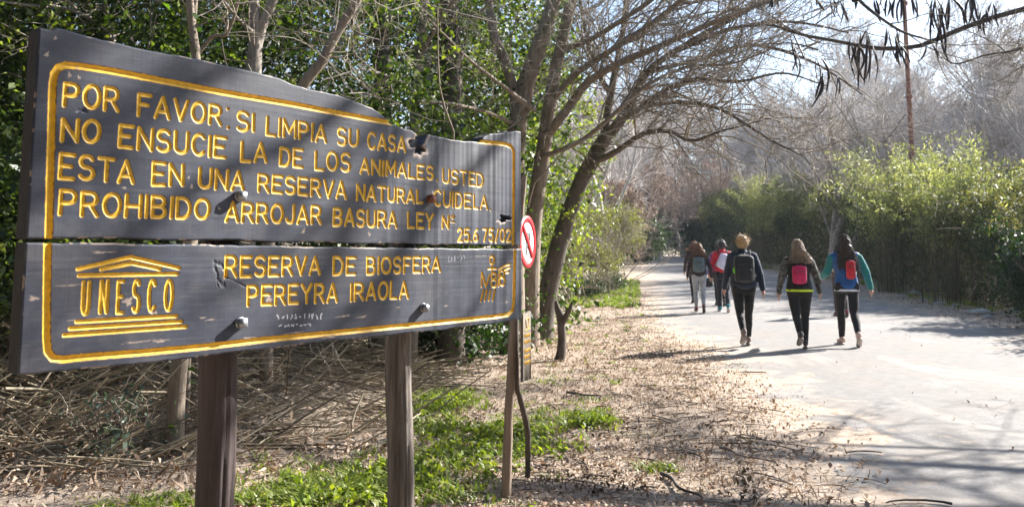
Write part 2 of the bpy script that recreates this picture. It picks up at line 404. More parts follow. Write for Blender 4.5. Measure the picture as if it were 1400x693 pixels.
def arc(cx, cy, rx, ry, a0, a1, n=10):
    return [(cx + rx * math.cos(R(a0 + (a1 - a0) * i / n)), cy + ry * math.sin(R(a0 + (a1 - a0) * i / n))) for i in range(n + 1)]
bowl = [(0, 1), (.3, 1)] + arc(.3, .74, .26, .26, 90, -90)[1:] + [(0, .48)]
GL = {
 'P': (.58, [[(0, 0), (0, 1)], bowl]),
 'R': (.60, [[(0, 0), (0, 1)], bowl, [(.3, .48), (.6, 0)]]),
 'B': (.60, [[(0, 0), (0, 1)], [(0, 1), (.3, 1)] + arc(.3, .76, .24, .24, 90, -90)[1:] + [(0, .52)], [(.3, .52)] + arc(.3, .26, .28, .26, 90, -90)[1:] + [(0, 0)]]),
 'O': (.66, [arc(.33, .5, .33, .5, 0, 360, 26)]),
 '0': (.56, [arc(.28, .5, .28, .5, 0, 360, 24)]),
 'F': (.54, [[(0, 0), (0, 1), (.54, 1)], [(0, .53), (.42, .53)]]),
 'E': (.56, [[(.56, 1), (0, 1), (0, 0), (.56, 0)], [(0, .52), (.44, .52)]]),
 'A': (.66, [[(0, 0), (.33, 1), (.66, 0)], [(.12, .3), (.54, .3)]]),
 'V': (.64, [[(0, 1), (.32, 0), (.64, 1)]]),
 'S': (.58, [arc(.29, .745, .27, .255, 30, 270, 14) + arc(.29, .255, .29, .255, 90, -150, 14)[1:]]),
 'I': (.0, [[(0, 0), (0, 1)]]),
 'L': (.50, [[(0, 1), (0, 0), (.5, 0)]]),
 'M': (.74, [[(0, 0), (0, 1), (.37, .25), (.74, 1), (.74, 0)]]),
 'N': (.62, [[(0, 0), (0, 1), (.62, 0), (.62, 1)]]),
 'U': (.60, [[(0, 1), (0, .3)] + arc(.3, .3, .3, .3, 180, 360, 12)[1:] + [(.6, 1)]]),
 'C': (.60, [arc(.33, .5, .33, .5, 45, 315, 20)]),
 'T': (.62, [[(0, 1), (.62, 1)], [(.31, 1), (.31, 0)]]),
 'D': (.62, [[(0, 0), (0, 1), (.25, 1)] + arc(.25, .5, .37, .5, 90, -90, 14)[1:] + [(0, 0)]]),
 'H': (.62, [[(0, 0), (0, 1)], [(.62, 0), (.62, 1)], [(0, .5), (.62, .5)]]),
 'J': (.46, [[(.46, 1), (.46, .25)] + arc(.23, .25, .23, .25, 0, -170, 10)[1:]]),
 'Y': (.62, [[(0, 1), (.31, .5), (.62, 1)], [(.31, .5), (.31, 0)]]),
 '2': (.52, [arc(.26, .74, .26, .26, 160, -30, 10) + [(0, 0), (.54, 0)]]),
 '5': (.52, [[(.5, 1), (.08, 1), (.04, .56)] + arc(.25, .32, .27, .32, 120, -150, 12)]),
 '6': (.54, [[(.46, .98), (.2, .8), (.03, .45)] + arc(.27, .28, .27, .28, 160, -200, 16)]),
 '7': (.5, [[(0, 1), (.5, 1), (.16, 0)]]),
 '/': (.4, [[(0, -.05), (.4, 1.05)]]),
 '.': (.0, [[(0, 0), (0, .02)]]),
 ' ': (.1, []),
}
STROKES = {'up': [], 'lo': []}           # (polyline in u,v, radius, depth)
def word(board, txt, L, Rr, rad=0.0057, gap=0.27, depth=0.0032):
    """L / Rr: (x, y_top, y_bottom) of the word's left and right ends in the photograph"""
    (u0, t0), (_, b0) = uv(L[0], L[1]), uv(L[0], L[2]); (u1, t1), (_, b1) = uv(Rr[0], Rr[1]), uv(Rr[0], Rr[2])
    u0 += rad; u1 -= rad; t0 -= rad; t1 -= rad; b0 += rad; b1 += rad
    tot = sum(GL[c][0] for c in txt) + gap * (len(txt) - 1); x = 0.0
    h = ((t0 - b0) + (t1 - b1)) / 2
    rg = random.Random(hash(txt) % 1000 if False else len(txt) * 7 + int(L[0]))
    for c in txt:
        wd, sts = GL[c]; dj = rg.uniform(-.018, .018); sk = rg.uniform(-.02, .02)
        for s in sts:
            pl = []
            for (gx, gy) in s:
                f = (x + gx + sk * gy) / max(tot, 1e-6) if tot > 0 else 0.0
                uu = u0 + (u1 - u0) * f; bb = b0 + (b1 - b0) * f; tt = t0 + (t1 - t0) * f
                pl.append((uu, bb + (tt - bb) * (gy + dj)))
            STROKES[board].append((pl, rad, depth))
        x += wd + gap
def line(board, pts, rad, depth=0.0045):
    STROKES[board].append(([uv(*p) for p in pts], rad, depth))
W = [('POR', (86.5, 111, 147), (165.6, 120, 155.5)), ('FAVOR', (188, 126, 160), (305, 144, 174)), ('SI', (323.4, 149, 180.6), (349.4, 154.7, 182)),
 ('LIMPIA', (363.5, 158, 186), (448, 171, 197)), ('SU', (461, 173.5, 200.5), (491.3, 177, 202.5)), ('CASA', (502.5, 179.5, 205.5), (556, 187, 210)),
 ('NO', (83.3, 160, 195), (139.6, 163.5, 198)), ('ENSUCIE', (162, 168.5, 203.4), (311, 187, 218.5)), ('LA', (329, 192, 222.5), (366.7, 195.5, 224.5)),
 ('DE', (382, 200, 228), (416, 203.5, 231.5)), ('LOS', (430.6, 205.5, 233.6), (480.4, 208.5, 236.5)), ('ANIMALES', (492, 215, 239), (593.7, 226.5, 247.7)), ('USTED', (605, 229, 251), (662, 237, 257.4)),
 ('ESTA', (80.5, 207, 246), (186, 219, 252.5)), ('EN', (208, 220, 256), (253.7, 224, 256)), ('UNA', (271.4, 228, 259), (336, 233, 262.5)),
 ('RESERVA', (352.6, 236.5, 263.6), (475, 247.5, 274)), ('NATURAL', (487, 250.6, 275.5), (579, 259.6, 279.5)), ('CUIDELA', (593, 258.4, 283), (667.7, 267, 287.7)),
 ('PROHIBIDO', (80.5, 258, 296), (288.7, 271.5, 302)), ('ARROJAR', (308, 274.4, 304.7), (441, 280.5, 308)), ('BASURA', (455, 283, 310), (544, 288.4, 313)),
 ('LEY', (557, 288.8, 313.3), (593.7, 291.6, 314.4)), ('N', (604.3, 293.8, 313.6), (614.7, 294, 313.8)), ('25.6 75/02', (625, 311, 331.5), (699.5, 312, 331.7))]
for t, l, r in W: word('up', t, l, r)
for p in ((311.5, 149), (312, 174.5), (597.5, 247), (670.5, 286.6)): line('up', [p, (p[0], p[1] + .6)], 0.0048)
line('up', [(617, 296), (619.5, 294.5), (621.5, 296.5), (619.5, 299), (617, 296)], 0.0032); line('up', [(616.5, 303.5), (622, 304)], 0.003)
for t, l, r in [('RESERVA', (307.6, 348.4, 381), (439.7, 349.5, 376.5)), ('DE', (455, 349.5, 377.6), (487.7, 350, 376.5)), ('BIOSFERA', (501, 350, 376.5), (603.5, 350, 373)),
                ('PEREYRA', (338, 389, 420), (463, 386, 414)), ('IRAOLA', (479, 386, 413), (559.6, 383, 409))]: word('lo', t, l, r)
for c, x0, x1, t, b in (('U', 112, 125.5, 384, 433), ('N', 136.4, 150.6, 382.5, 430.6), ('E', 160, 172, 382, 430), ('S', 181, 194, 381.5, 429.7), ('C', 202.4, 215.8, 381, 429), ('O', 225, 239, 381, 426.5)):
    word('lo', c, (x0, t, b), (x1, t - .5, b - .8), 0.0054)
for pts in ([(106.5, 368), (178.8, 351.5), (244.5, 366.5)], [(138.5, 368.3), (180, 359.8), (218.5, 367.8)], [(108, 376.7), (242.5, 374.3)],
            [(105, 439.7), (241, 432)], [(96, 449.2), (248, 439.5)], [(88, 458.3), (254, 446.4)]): line('lo', pts, 0.0058)
for pts in ([(658.4, 391.5), (658.9, 372.5), (664.6, 391.8), (669.6, 376)], arc(672.8, 355.5, 2.9, 5.3, 0, 360, 16), [(672.8, 361), (672.8, 373)], [(667.6, 367.5), (678, 367)],
            arc(675.2, 377.5, 3.1, 4.2, 0, 360, 14), arc(675.2, 387.3, 3.6, 4.9, 0, 360, 14), arc(686.6, 374.2, 3.0, 4.3, 0, 360, 14), arc(686.8, 384.6, 3.4, 5.4, 0, 360, 14),
            [(682, 371), (681.6, 391)], [(682.5, 368.2), (690, 363.5), (697.5, 361)], [(690.5, 369), (697.6, 365.2)], [(692, 373), (696, 371.5)],
            [(660.8, 396.5), (657.2, 411.5)], [(665.6, 396.5), (662.8, 410.5)], [(670.6, 396.5), (668.2, 410)], [(676, 396.5), (673.6, 410.5)]): line('lo', pts, 0.0052)
# the yellow border, one run on each board
BR = 0.0092
line('up', [(66.5, 326), (69, 220), (71.8, 116), (74, 101), (80, 92.5), (90, 89.5), (108, 90.6), (150, 97), (200, 106.5), (300, 126), (400, 143), (470, 156.5), (534, 168.5)], BR, 0.007)
line('up', [(655, 193.4), (668, 195), (690, 197.3), (698.5, 200), (702.2, 207), (702, 250), (701.6, 336)], BR * 0.95, 0.007)
line('lo', [(65, 331.5), (64, 400), (63.5, 462), (65, 480), (72, 489.5), (85, 491.3), (121, 487.6), (200, 481.5), (280, 474), (360, 464.6), (460, 454.6), (560, 444.6), (620, 438.6), (680, 432.4), (695, 430), (701, 424), (702.4, 412), (704, 341)], BR, 0.007)

def sign_mat():
    m, n, b = M_new('routed_painted_plank'); v = coords(n)
    a = n.nodes.new("ShaderNodeAttribute"); a.attribute_name = "paint"; sp = n.nodes.new("ShaderNodeSeparateColor"); n.links.new(a.outputs["Color"], sp.inputs[0])
    f = noise(n, v, 6, 6, 0.6); fx = noise(n, coords(n, (3, 3, 60)), 4, 6, 0.6); fz = noise(n, coords(n, (40, 40, 2)), 3, 5, 0.6)
    dark = ramp(n, f, [(0.3, (0.016, 0.020, 0.036)), (0.7, (0.038, 0.046, 0.074))]).outputs[0]
    dark = mixc(n, ramp(n, fx, [(0.55, (0, 0, 0)), (0.74, (.5, .5, .5))]).outputs[0], dark, (0.12, 0.105, 0.10)); dark = mixc(n, ramp(n, noise(n, v, 2.6, 7, .7, .6), [(0.48, (0, 0, 0)), (0.72, (.55, .55, .55))]).outputs[0], dark, (0.125, 0.12, 0.125)); dark = mixc(n, ramp(n, noise(n, coords(n, (30, 30, 1.2)), 1.2, 6, .7), [(0.6, (0, 0, 0)), (0.75, (.6, .6, .6))]).outputs[0], dark, (0.012, 0.011, 0.012))
    dark = mixc(n, ramp(n, fz, [(0.62, (0, 0, 0)), (0.9, (.2, .2, .2))]).outputs[0], dark, (0.11, 0.11, 0.125))
    yel = ramp(n, noise(n, v, 55, 5, 0.6), [(0.3, (0.52, 0.285, 0.012)), (0.6, (0.72, 0.43, 0.022))]).outputs[0]
    wood = ramp(n, noise(n, v, 70, 5, 0.6), [(0.3, (0.28, 0.20, 0.15)), (0.7, (0.52, 0.42, 0.35))]).outputs[0]
    brk = noise(n, v, 85, 7, 0.72)
    ym = N_(n, "ShaderNodeMath", operation='MULTIPLY_ADD'); n.links.new(brk, ym.inputs[0]); ym.inputs[1].default_value = -1.0; ym.inputs[2].default_value = 0.48
    y2 = N_(n, "ShaderNodeMath", operation='ADD'); n.links.new(ym.outputs[0], y2.inputs[0]); n.links.new(sp.outputs[0], y2.inputs[1])
    yk = ramp(n, y2.outputs[0], [(0.38, (0, 0, 0)), (0.56, (1, 1, 1))]).outputs[0]
    rim = ramp(n, y2.outputs[0], [(0.12, (0, 0, 0)), (0.38, (.8, .8, .8))]).outputs[0]
    c = mixc(n, rim, dark, (0.16, 0.075, 0.02)); c = mixc(n, yk, c, yel); c = mixc(n, sp.outputs[1], c, wood); c = mixc(n, sp.outputs[2], c, (0.62, 0.62, 0.66))
    n.links.new(c, b.inputs["Base Color"])
    rr = ramp(n, f, [(0.3, (0.50, 0.50, 0.50)), (0.7, (0.66, 0.66, 0.66))]).outputs[0]; n.links.new(rr, b.inputs["Roughness"])
    b.inputs["Specular IOR Level"].default_value = 0.55
    ad = N_(n, "ShaderNodeMath", operation='ADD'); n.links.new(fz, ad.inputs[0]); n.links.new(fx, ad.inputs[1])
    bump(n, b, ad.outputs[0], 0.10, 0.004); return m
SIGNMAT = sign_mat(); SIDEMAT = bark_mat('dark_end_grain', (0.012, 0.010, 0.009), (0.028, 0.022, 0.019), (0.05, 0.04, 0.034), 16, .3, .4)

def paint_strokes(U, Vv, strokes):
    d = np.full(U.shape, 9.0); dep = np.zeros(U.shape); mask = np.zeros(U.shape)
    us = U[0]; nv = U.shape[0]
    for pl, rad, depth in strokes:
        pl = np.array(pl); lo = pl.min(0) - rad * 2.2; hi = pl.max(0) + rad * 2.2
        i0 = max(0, np.searchsorted(us, lo[0]) - 1); i1 = min(len(us), np.searchsorted(us, hi[0]) + 1)
        if i1 <= i0: continue
        sub = Vv[:, i0:i1]; rows = np.where((sub.max(1) > lo[1]) & (sub.min(1) < hi[1]))[0]
        if not len(rows): continue
        j0, j1 = rows[0], rows[-1] + 1
        u = U[j0:j1, i0:i1]; v = Vv[j0:j1, i0:i1]; best = np.full(u.shape, 9.0)
        for a, b in zip(pl[:-1], pl[1:]):
            ab = b - a; l2 = ab.dot(ab) + 1e-12; t = np.clip(((u - a[0]) * ab[0] + (v - a[1]) * ab[1]) / l2, 0, 1)
            best = np.minimum(best, np.hypot(u - a[0] - t * ab[0], v - a[1] - t * ab[1]))
        q = best / rad
        dep[j0:j1, i0:i1] = np.maximum(dep[j0:j1, i0:i1], depth * np.clip(1 - q ** 2, 0, 1) ** 0.8)
        mask[j0:j1, i0:i1] = np.maximum(mask[j0:j1, i0:i1], np.clip(1.5 - q, 0, 1))
    return dep, mask

BOARD_T = 0.068
def board(name, top_px, bot_px, strokes, parent, extra, seed):
    tp = np.array([uv(*p) for p in top_px]); bp = np.array([uv(*p) for p in bot_px])
    def endu(a, b): return lambda v: a[0] + (b[0] - a[0]) * (v - a[1]) / (b[1] - a[1])
    du = 0.0021; u0 = min(tp[0, 0], bp[0, 0]); u1 = max(tp[-1, 0], bp[-1, 0])
    nu = int((u1 - u0) / du); us = np.linspace(u0, u1, nu)
    top = np.interp(us, tp[:, 0], tp[:, 1]); bot = np.interp(us, bp[:, 0], bp[:, 1])
    rg = rng_(seed)
    top = top + 0.0010 * np.sin(us * 23 + seed) + 0.0005 * np.sin(us * 71) + np.interp(us, np.linspace(u0, u1, 120), rg.normal(0, 0.0005, 120))
    bot = bot + 0.0015 * np.sin(us * 17 + seed) + np.interp(us, np.linspace(u0, u1, 130), rg.normal(0, 0.0008, 130))
    nv = int(np.max(top - bot) / du); s = np.linspace(0, 1, nv)[:, None]
    U = np.repeat(us[None], nv, 0); V = bot[None] * (1 - s) + top[None] * s
    dep, mask = paint_strokes(U, V, strokes)
    P3 = np.stack([U.ravel(), V.ravel(), 0 * U.ravel()], 1)
    wav = 0.0008 * sinnoise(P3, 9, seed).reshape(U.shape) + 0.0010 * np.interp(U, np.linspace(u0, u1, 90), rg.normal(0, 1, 90)) * smooth01(0.9, 1.7, U) + 0.00012 * np.interp(V, np.linspace(bot.min(), top.max(), 50), rg.normal(0, 1, 50))
    wood = np.zeros(U.shape); white = np.zeros(U.shape)
    Dz = wav - dep
    Dz, wood, white, mask = extra(U, V, Dz, wood, white, mask)
    # rounded arris
    ed = np.minimum(np.minimum(V - bot[None], top[None] - V), np.minimum(U - u0, u1 - U))
    Dz = Dz - 0.004 * np.clip(1 - ed / 0.005, 0, 1) ** 2
    wood = np.maximum(wood, (np.clip(1 - ed / 0.006, 0, 1) * (0.5 + 0.5 * np.sign(sinnoise(P3, 60, seed + 4).reshape(U.shape) - 0.35))))
    def w3(u, v, z): return SO + u[..., None] * SU + np.array([0, 0, 1.0]) * v[..., None] + z[..., None] * SN
    # the ends are a little out of square
    Vf = w3(U, V, Dz).reshape(-1, 3)
    i = np.arange(nu * nv).reshape(nv, nu)
    q = np.stack([i[:-1, :-1], i[:-1, 1:], i[1:, 1:], i[1:, :-1]], -1).reshape(-1, 4)
    ring = np.concatenate([i[0, :-1], i[:-1, -1], i[-1, :0:-1], i[:0:-1, 0]])
    n0 = len(Vf); uu = U.ravel()[ring]; vv = V.ravel()[ring]
    Vb = w3(uu, vv, np.full(len(ring), -BOARD_T)); k = len(ring); b = np.arange(k) + n0
    side = np.stack([ring, b, np.roll(b, -1), np.roll(ring, -1)], -1)
    # back: bottom ring indices 0..nu-1 against top ring indices
    bi = b[:nu]; ti = b[nu - 1 + nv - 1: nu - 1 + nv - 1 + nu][::-1]
    back = np.stack([bi[:-1], ti[:-1], ti[1:], bi[1:]], -1)
    o = mesh_obj(name, np.vstack([Vf, Vb]), np.vstack([q, side, back]), [SIGNMAT, SIDEMAT], parent, smooth=False, midx=np.concatenate([np.zeros(len(q), int), np.ones(len(side) + len(back), int)]))
    o.data.polygons.foreach_set("use_smooth", np.concatenate([np.ones(len(q), bool), np.zeros(len(side) + len(back), bool)]))
    ca = o.data.attributes.new("paint", 'FLOAT_COLOR', 'POINT')
    cd = np.zeros((n0 + k, 4), np.float32); cd[:n0, 0] = mask.ravel(); cd[:n0, 1] = wood.ravel(); cd[:n0, 2] = white.ravel(); cd[:, 3] = 1
    ca.data.foreach_set("color", cd.ravel()); return o

def blob(U, V, px, ru, rv, ang=0, seed=0, rough=0.35):
    u, v = uv(*px); c, s = math.cos(R(ang)), math.sin(R(ang)); a = ((U - u) * c + (V - v) * s) / ru; b = (-(U - u) * s + (V - v) * c) / rv
    th = np.arctan2(b, a); rr = 1 + rough * (np.sin(3 * th + seed) * .5 + np.sin(5 * th + 2 * seed) * .35 + np.sin(9 * th + seed) * .25)
    return np.hypot(a, b) / rr

def extra_up(U, V, Dz, wood, white, mask):
    g = rng_(2)
    d = blob(U, V, (573, 197), 0.050, 0.040, 40, 1.0, 0.5)          # burnt, splintered bite near the broken top
    k = np.clip(1 - d, 0, 1); Dz = Dz - 0.03 * smooth01(0, .5, k); wood = np.maximum(wood, smooth01(1.35, 1.0, d) * (d > .86)); mask = np.where(d < 1.2, 0, mask)
    d = blob(U, V, (690, 299), 0.045, 0.016, 8, 2.0, 0.5)           # knot hole by the right border
    k = np.clip(1 - d, 0, 1); Dz = Dz - 0.025 * smooth01(0, .4, k); mask = np.where(d < 1.1, 0, mask); wood = np.maximum(wood, smooth01(1.5, 1.1, d) * (d > .95) * (V < uv(690, 301)[1]))
    d = blob(U, V, (592, 270), 0.014, 0.022, 0, 3.0, 0.5); wood = np.maximum(wood, smooth01(1.0, .8, d)); mask = np.where(d < 1, 0, mask)
    d = blob(U, V, (113, 151), 0.016, 0.008, 10, 4.0, 0.6); Dz = Dz - 0.006 * np.clip(1 - d, 0, 1)
    for (x, y, r) in ((76, 52, .006), (64, 75, .008), (107, 93, .005), (95, 103, .008), (108, 106, .006), (258, 243, .006), (262, 255, .007), (170, 257, .006), (415, 316, .010), (505, 320, .010), (520, 332, .008), (300, 285, .006)):
        d = blob(U, V, (x, y), r, r * .6, x, x, .6); wood = np.maximum(wood, smooth01(1, .7, d) * .8)
    # saw marks upright across the sun-bleached end
    st = np.sin(U * 190 + 1.5 * np.sin(U * 23)) ; Dz = Dz + 0.0005 * st * smooth01(1.2, 1.9, U)
    return Dz, wood, white, mask

SCRIB = []
def scribble(px0, px1, hgt, seed, n=9):
    r = random.Random(seed); out = []
    for k in range(n):
        x = px0[0] + (px1[0] - px0[0]) * (k + .3) / n; y = px0[1] + (px1[1] - px0[1]) * (k + .3) / n; w_ = (px1[0] - px0[0]) / n * .7
        out.append([uv(x + r.uniform(0, w_), y - r.uniform(0, hgt)) for _ in range(4)])
    return out
def extra_lo(U, V, Dz, wood, white, mask):
    sc = [(p, 0.0013, 0) for p in scribble((377, 436), (441, 436), 7, 3, 11) + scribble((380, 447), (425, 445), 3, 5, 8)]
    sc2 = [(p, 0.0012, 0) for p in scribble((612, 360), (636, 356), 9, 8, 6)]
    _, m1 = paint_strokes(U, V, sc); _, m2 = paint_strokes(U, V, sc2); white = np.maximum(white, np.clip(m1 * 1.3, 0, .8)); white = np.maximum(white, m2 * .4)
    for px_, ru, rv, a, dp in (((302, 374), .017, .040, 18, .0022), ((322, 385), .042, .0022, -24, .004), ((295, 376), .0025, .035, 15, .003)):
        d = blob(U, V, px_, ru, rv, a, ru * 90, .3); Dz = Dz - dp * smooth01(.35, 0, np.abs(d - .85)); 
    for (x, y, ru, rv) in ((175, 412, .013, .012), (368, 409, .012, .012), (190, 467, .05, .002), (220, 466, .02, .004), (140, 345, .03, .003), (118, 436, .06, .0015), (95, 390, .04, .0015), (450, 461, .035, .004), (400, 455, .05, .002), (470, 432, .03, .003), (495, 433, .025, .004), (46, 408, .012, .006), (610, 418, .012, .003), (692, 413, .006, .006), (340, 462, .02, .004), (287, 437, .016, .0025), (277, 434, .012, .0025), (660, 350, .06, .0012), (210, 427, .01, .007), (545, 420, .012, .002)):
        d = blob(U, V, (x, y), ru, rv, 2, x, .6); wood = np.maximum(wood, smooth01(1.1, .6, d) * .75); mask = np.where((d < .9) & (mask < 1), mask * .5, mask)
    return Dz, wood, white, mask

def lathe_post(name, cx, cy, z0, z1, r, mat, parent, seed, lean=(0, 0), groove=0.05):
    sides, rings = 56, 70; a = np.linspace(0, 2 * math.pi, sides, endpoint=False); zz = np.linspace(z0, z1, rings)
    A, Z = np.meshgrid(a, zz); rg = rng_(seed)
    P = np.stack([np.cos(A).ravel() * 2, np.sin(A).ravel() * 2, Z.ravel() * 0.35], 1)
    rr = r * (1 + groove * sinnoise(P, 2.2, seed).reshape(A.shape) + groove * .8 * sinnoise(P * [3, 3, .6], 2.6, seed + 2).reshape(A.shape))
    crack = np.zeros(A.shape)
    for k in range(16):
        a0 = rg.uniform(0, 6.28); zc = rg.uniform(z0, z1); ln = rg.uniform(.2, .7)
        da = np.abs((A - a0 - .08 * np.sin(Z * 5 + k) + math.pi) % (2 * math.pi) - math.pi)
        crack += np.clip(1 - da / .07, 0, 1) * np.clip(1 - np.abs(Z - zc) / ln, 0, 1)
    rr = rr - r * .20 * np.clip(crack, 0, 1)
    X = cx + rr * np.cos(A) + lean[0] * (Z - z0) + groove * .12 * np.sin(Z * 6 + seed) * smooth01(.0, .3, 1.45 - Z); Y = cy + rr * np.sin(A) + lean[1] * (Z - z0)
    V = np.stack([X, Y, Z], -1).reshape(-1, 3); i = np.arange(rings * sides).reshape(rings, sides)
    q = np.stack([i[:-1], np.roll(i[:-1], -1, 1), np.roll(i[1:], -1, 1), i[1:]], -1).reshape(-1, 4)
    V = np.vstack([V, [[cx + lean[0] * (z1 - z0), cy + lean[1] * (z1 - z0), z1 + .01]]]); tp = i[-1]
    tri = np.stack([tp, np.roll(tp, -1), np.full(sides, len(V) - 1)], -1)
    return mesh_obj(name, V, [q, tri], mat, parent, smooth=True)

def post_mat(name, c0, c1, c2):
    m, n, b = M_new(name); v = coords(n, (1, 1, 0.075))
    f = noise(n, v, 26, 9, 0.72, 1.3); f2 = noise(n, coords(n, (1, 1, .25)), 5, 4, 0.6)
    rp = ramp(n, f, [(0.32, c0), (0.5, c1), (0.68, c2)]).outputs[0]
    n.links.new(mixc(n, ramp(n, f2, [(.35, (0, 0, 0)), (.7, (.7, .7, .7))]).outputs[0], rp, c0), b.inputs["Base Color"])
    b.inputs["Roughness"].default_value = 0.8; bump(n, b, f, 1.0, 0.02); return m

def build_sign():
    root = empty('notice_board', tuple(SO + SU * SLEN * .5))
    tag(root, 'large dark wooden notice board with routed yellow Spanish lettering on two round posts', 'notice board')
    board('upper_plank', [(60, 38.5), (66, 40.5), (71, 41.5), (78, 38.5), (88, 39.5), (121, 50.6), (156, 58), (200, 68), (271, 81), (338.5, 96), (384, 108), (400, 114.6), (420, 121), (463, 130.5), (491, 140.5), (508.5, 147), (521.5, 156.5), (531, 165), (536.7, 171), (552, 176), (563, 178), (569, 182), (573, 188), (579, 190), (586.5, 184), (600, 187.5), (622, 191.4), (640, 193), (657, 194.4), (661.5, 188), (670, 183), (690, 181.5), (706, 179.3), (712.5, 180.5)],
          [(35.6, 325.5), (120, 326.3), (200, 327.3), (300, 328.8), (470, 332.4), (600, 334.6), (709.5, 336)], STROKES['up'], root, extra_up, 11)
    board('lower_plank', [(35, 331), (130, 332.5), (280, 334.3), (370, 336), (460, 337.6), (600, 339.4), (713.5, 340.5)],
          [(34, 511.8), (70, 508), (151.5, 502), (280, 487), (420, 469.8), (520, 459.5), (620, 449), (709.5, 437)], STROKES['lo'], root, extra_lo, 23)
    pm1 = post_mat('dark_stained_post', (0.045, 0.032, 0.031), (0.105, 0.075, 0.071), (0.165, 0.125, 0.12)); pm2 = post_mat('weathered_post', (0.060, 0.048, 0.041), (0.23, 0.195, 0.17), (0.46, 0.41, 0.37))
    for (x, pm, r, sd, ztop) in ((300.5, pm1, .060, 3, 1.62), (546.5, pm2, .0545, 5, 1.60)):
        # stand the post just behind the planks, where the ray through x meets that line
        off = SO - SN * (BOARD_T + r + .004); rr_ = ray(x, 600); M = np.array([[rr_[0], -SU[0]], [rr_[1], -SU[1]]]); t, u = np.linalg.solve(M, off[:2])
        c = off[:2] + SU[:2] * u
        o = lathe_post('post', c[0], c[1], -.25, ztop, r, pm, root, sd, lean=(-.012, 0) if sd == 3 else (0.0, 0), groove=.035 if sd == 3 else .075)
        o["label"] = 'dark stained post' if sd == 3 else 'grey weathered grooved post'
    for k, (x, y, dark) in enumerate(((327, 268, 0), (328, 441, 0), (587, 272, 1), (578, 420.5, 0))):
        u, v = uv(x, y); c = SO + SU * u + np.array([0, 0, v])
        bm = bmesh.new(); bmesh.ops.create_cube(bm, size=1)
        bmesh.ops.scale(bm, vec=(.027, .020, .028), verts=bm.verts)
        bmesh.ops.bevel(bm, geom=list(bm.edges), offset=.0022, segments=2, affect='EDGES')
        cy_ = bmesh.ops.create_cone(bm, cap_ends=True, segments=20, radius1=.0185, radius2=.0185, depth=.003)['verts']
        bmesh.ops.rotate(bm, verts=cy_, cent=(0, 0, 0), matrix=Matrix.Rotation(math.pi / 2, 3, 'X')); bmesh.ops.translate(bm, verts=cy_, vec=(0, .012, 0))
        ang = math.atan2(SU[1], SU[0]); rot = Matrix.Rotation(ang, 3, 'Z') @ Matrix.Rotation(R((12, -8, 30, 18)[k]), 3, 'Y')
        p = c + SN * .016
        V = np.array([(rot @ v_.co)[:] for v_ in bm.verts]) + p
        bm.verts.index_update(); me_f = {}
        for f in bm.faces: me_f.setdefault(len(f.verts), []).append([v_.index for v_ in f.verts])
        bm.free()
        mesh_obj('bolt', V, [np.array(a) for a in me_f.values()], MT['rust'] if dark else MT['steel'], root)
build_sign()

# ------------------------------------------------------------------ trees and thickets
def w_path(pts):                          # (px x, px y, forward distance, radius) -> world polyline
    return [(*at(x, y, Y), r) for x, y, Y, r in pts]
def limb(pts, n=None):
    S = spline(pts, n or max(6, len(pts) * 5)); return S[:, :3], S[:, 3]

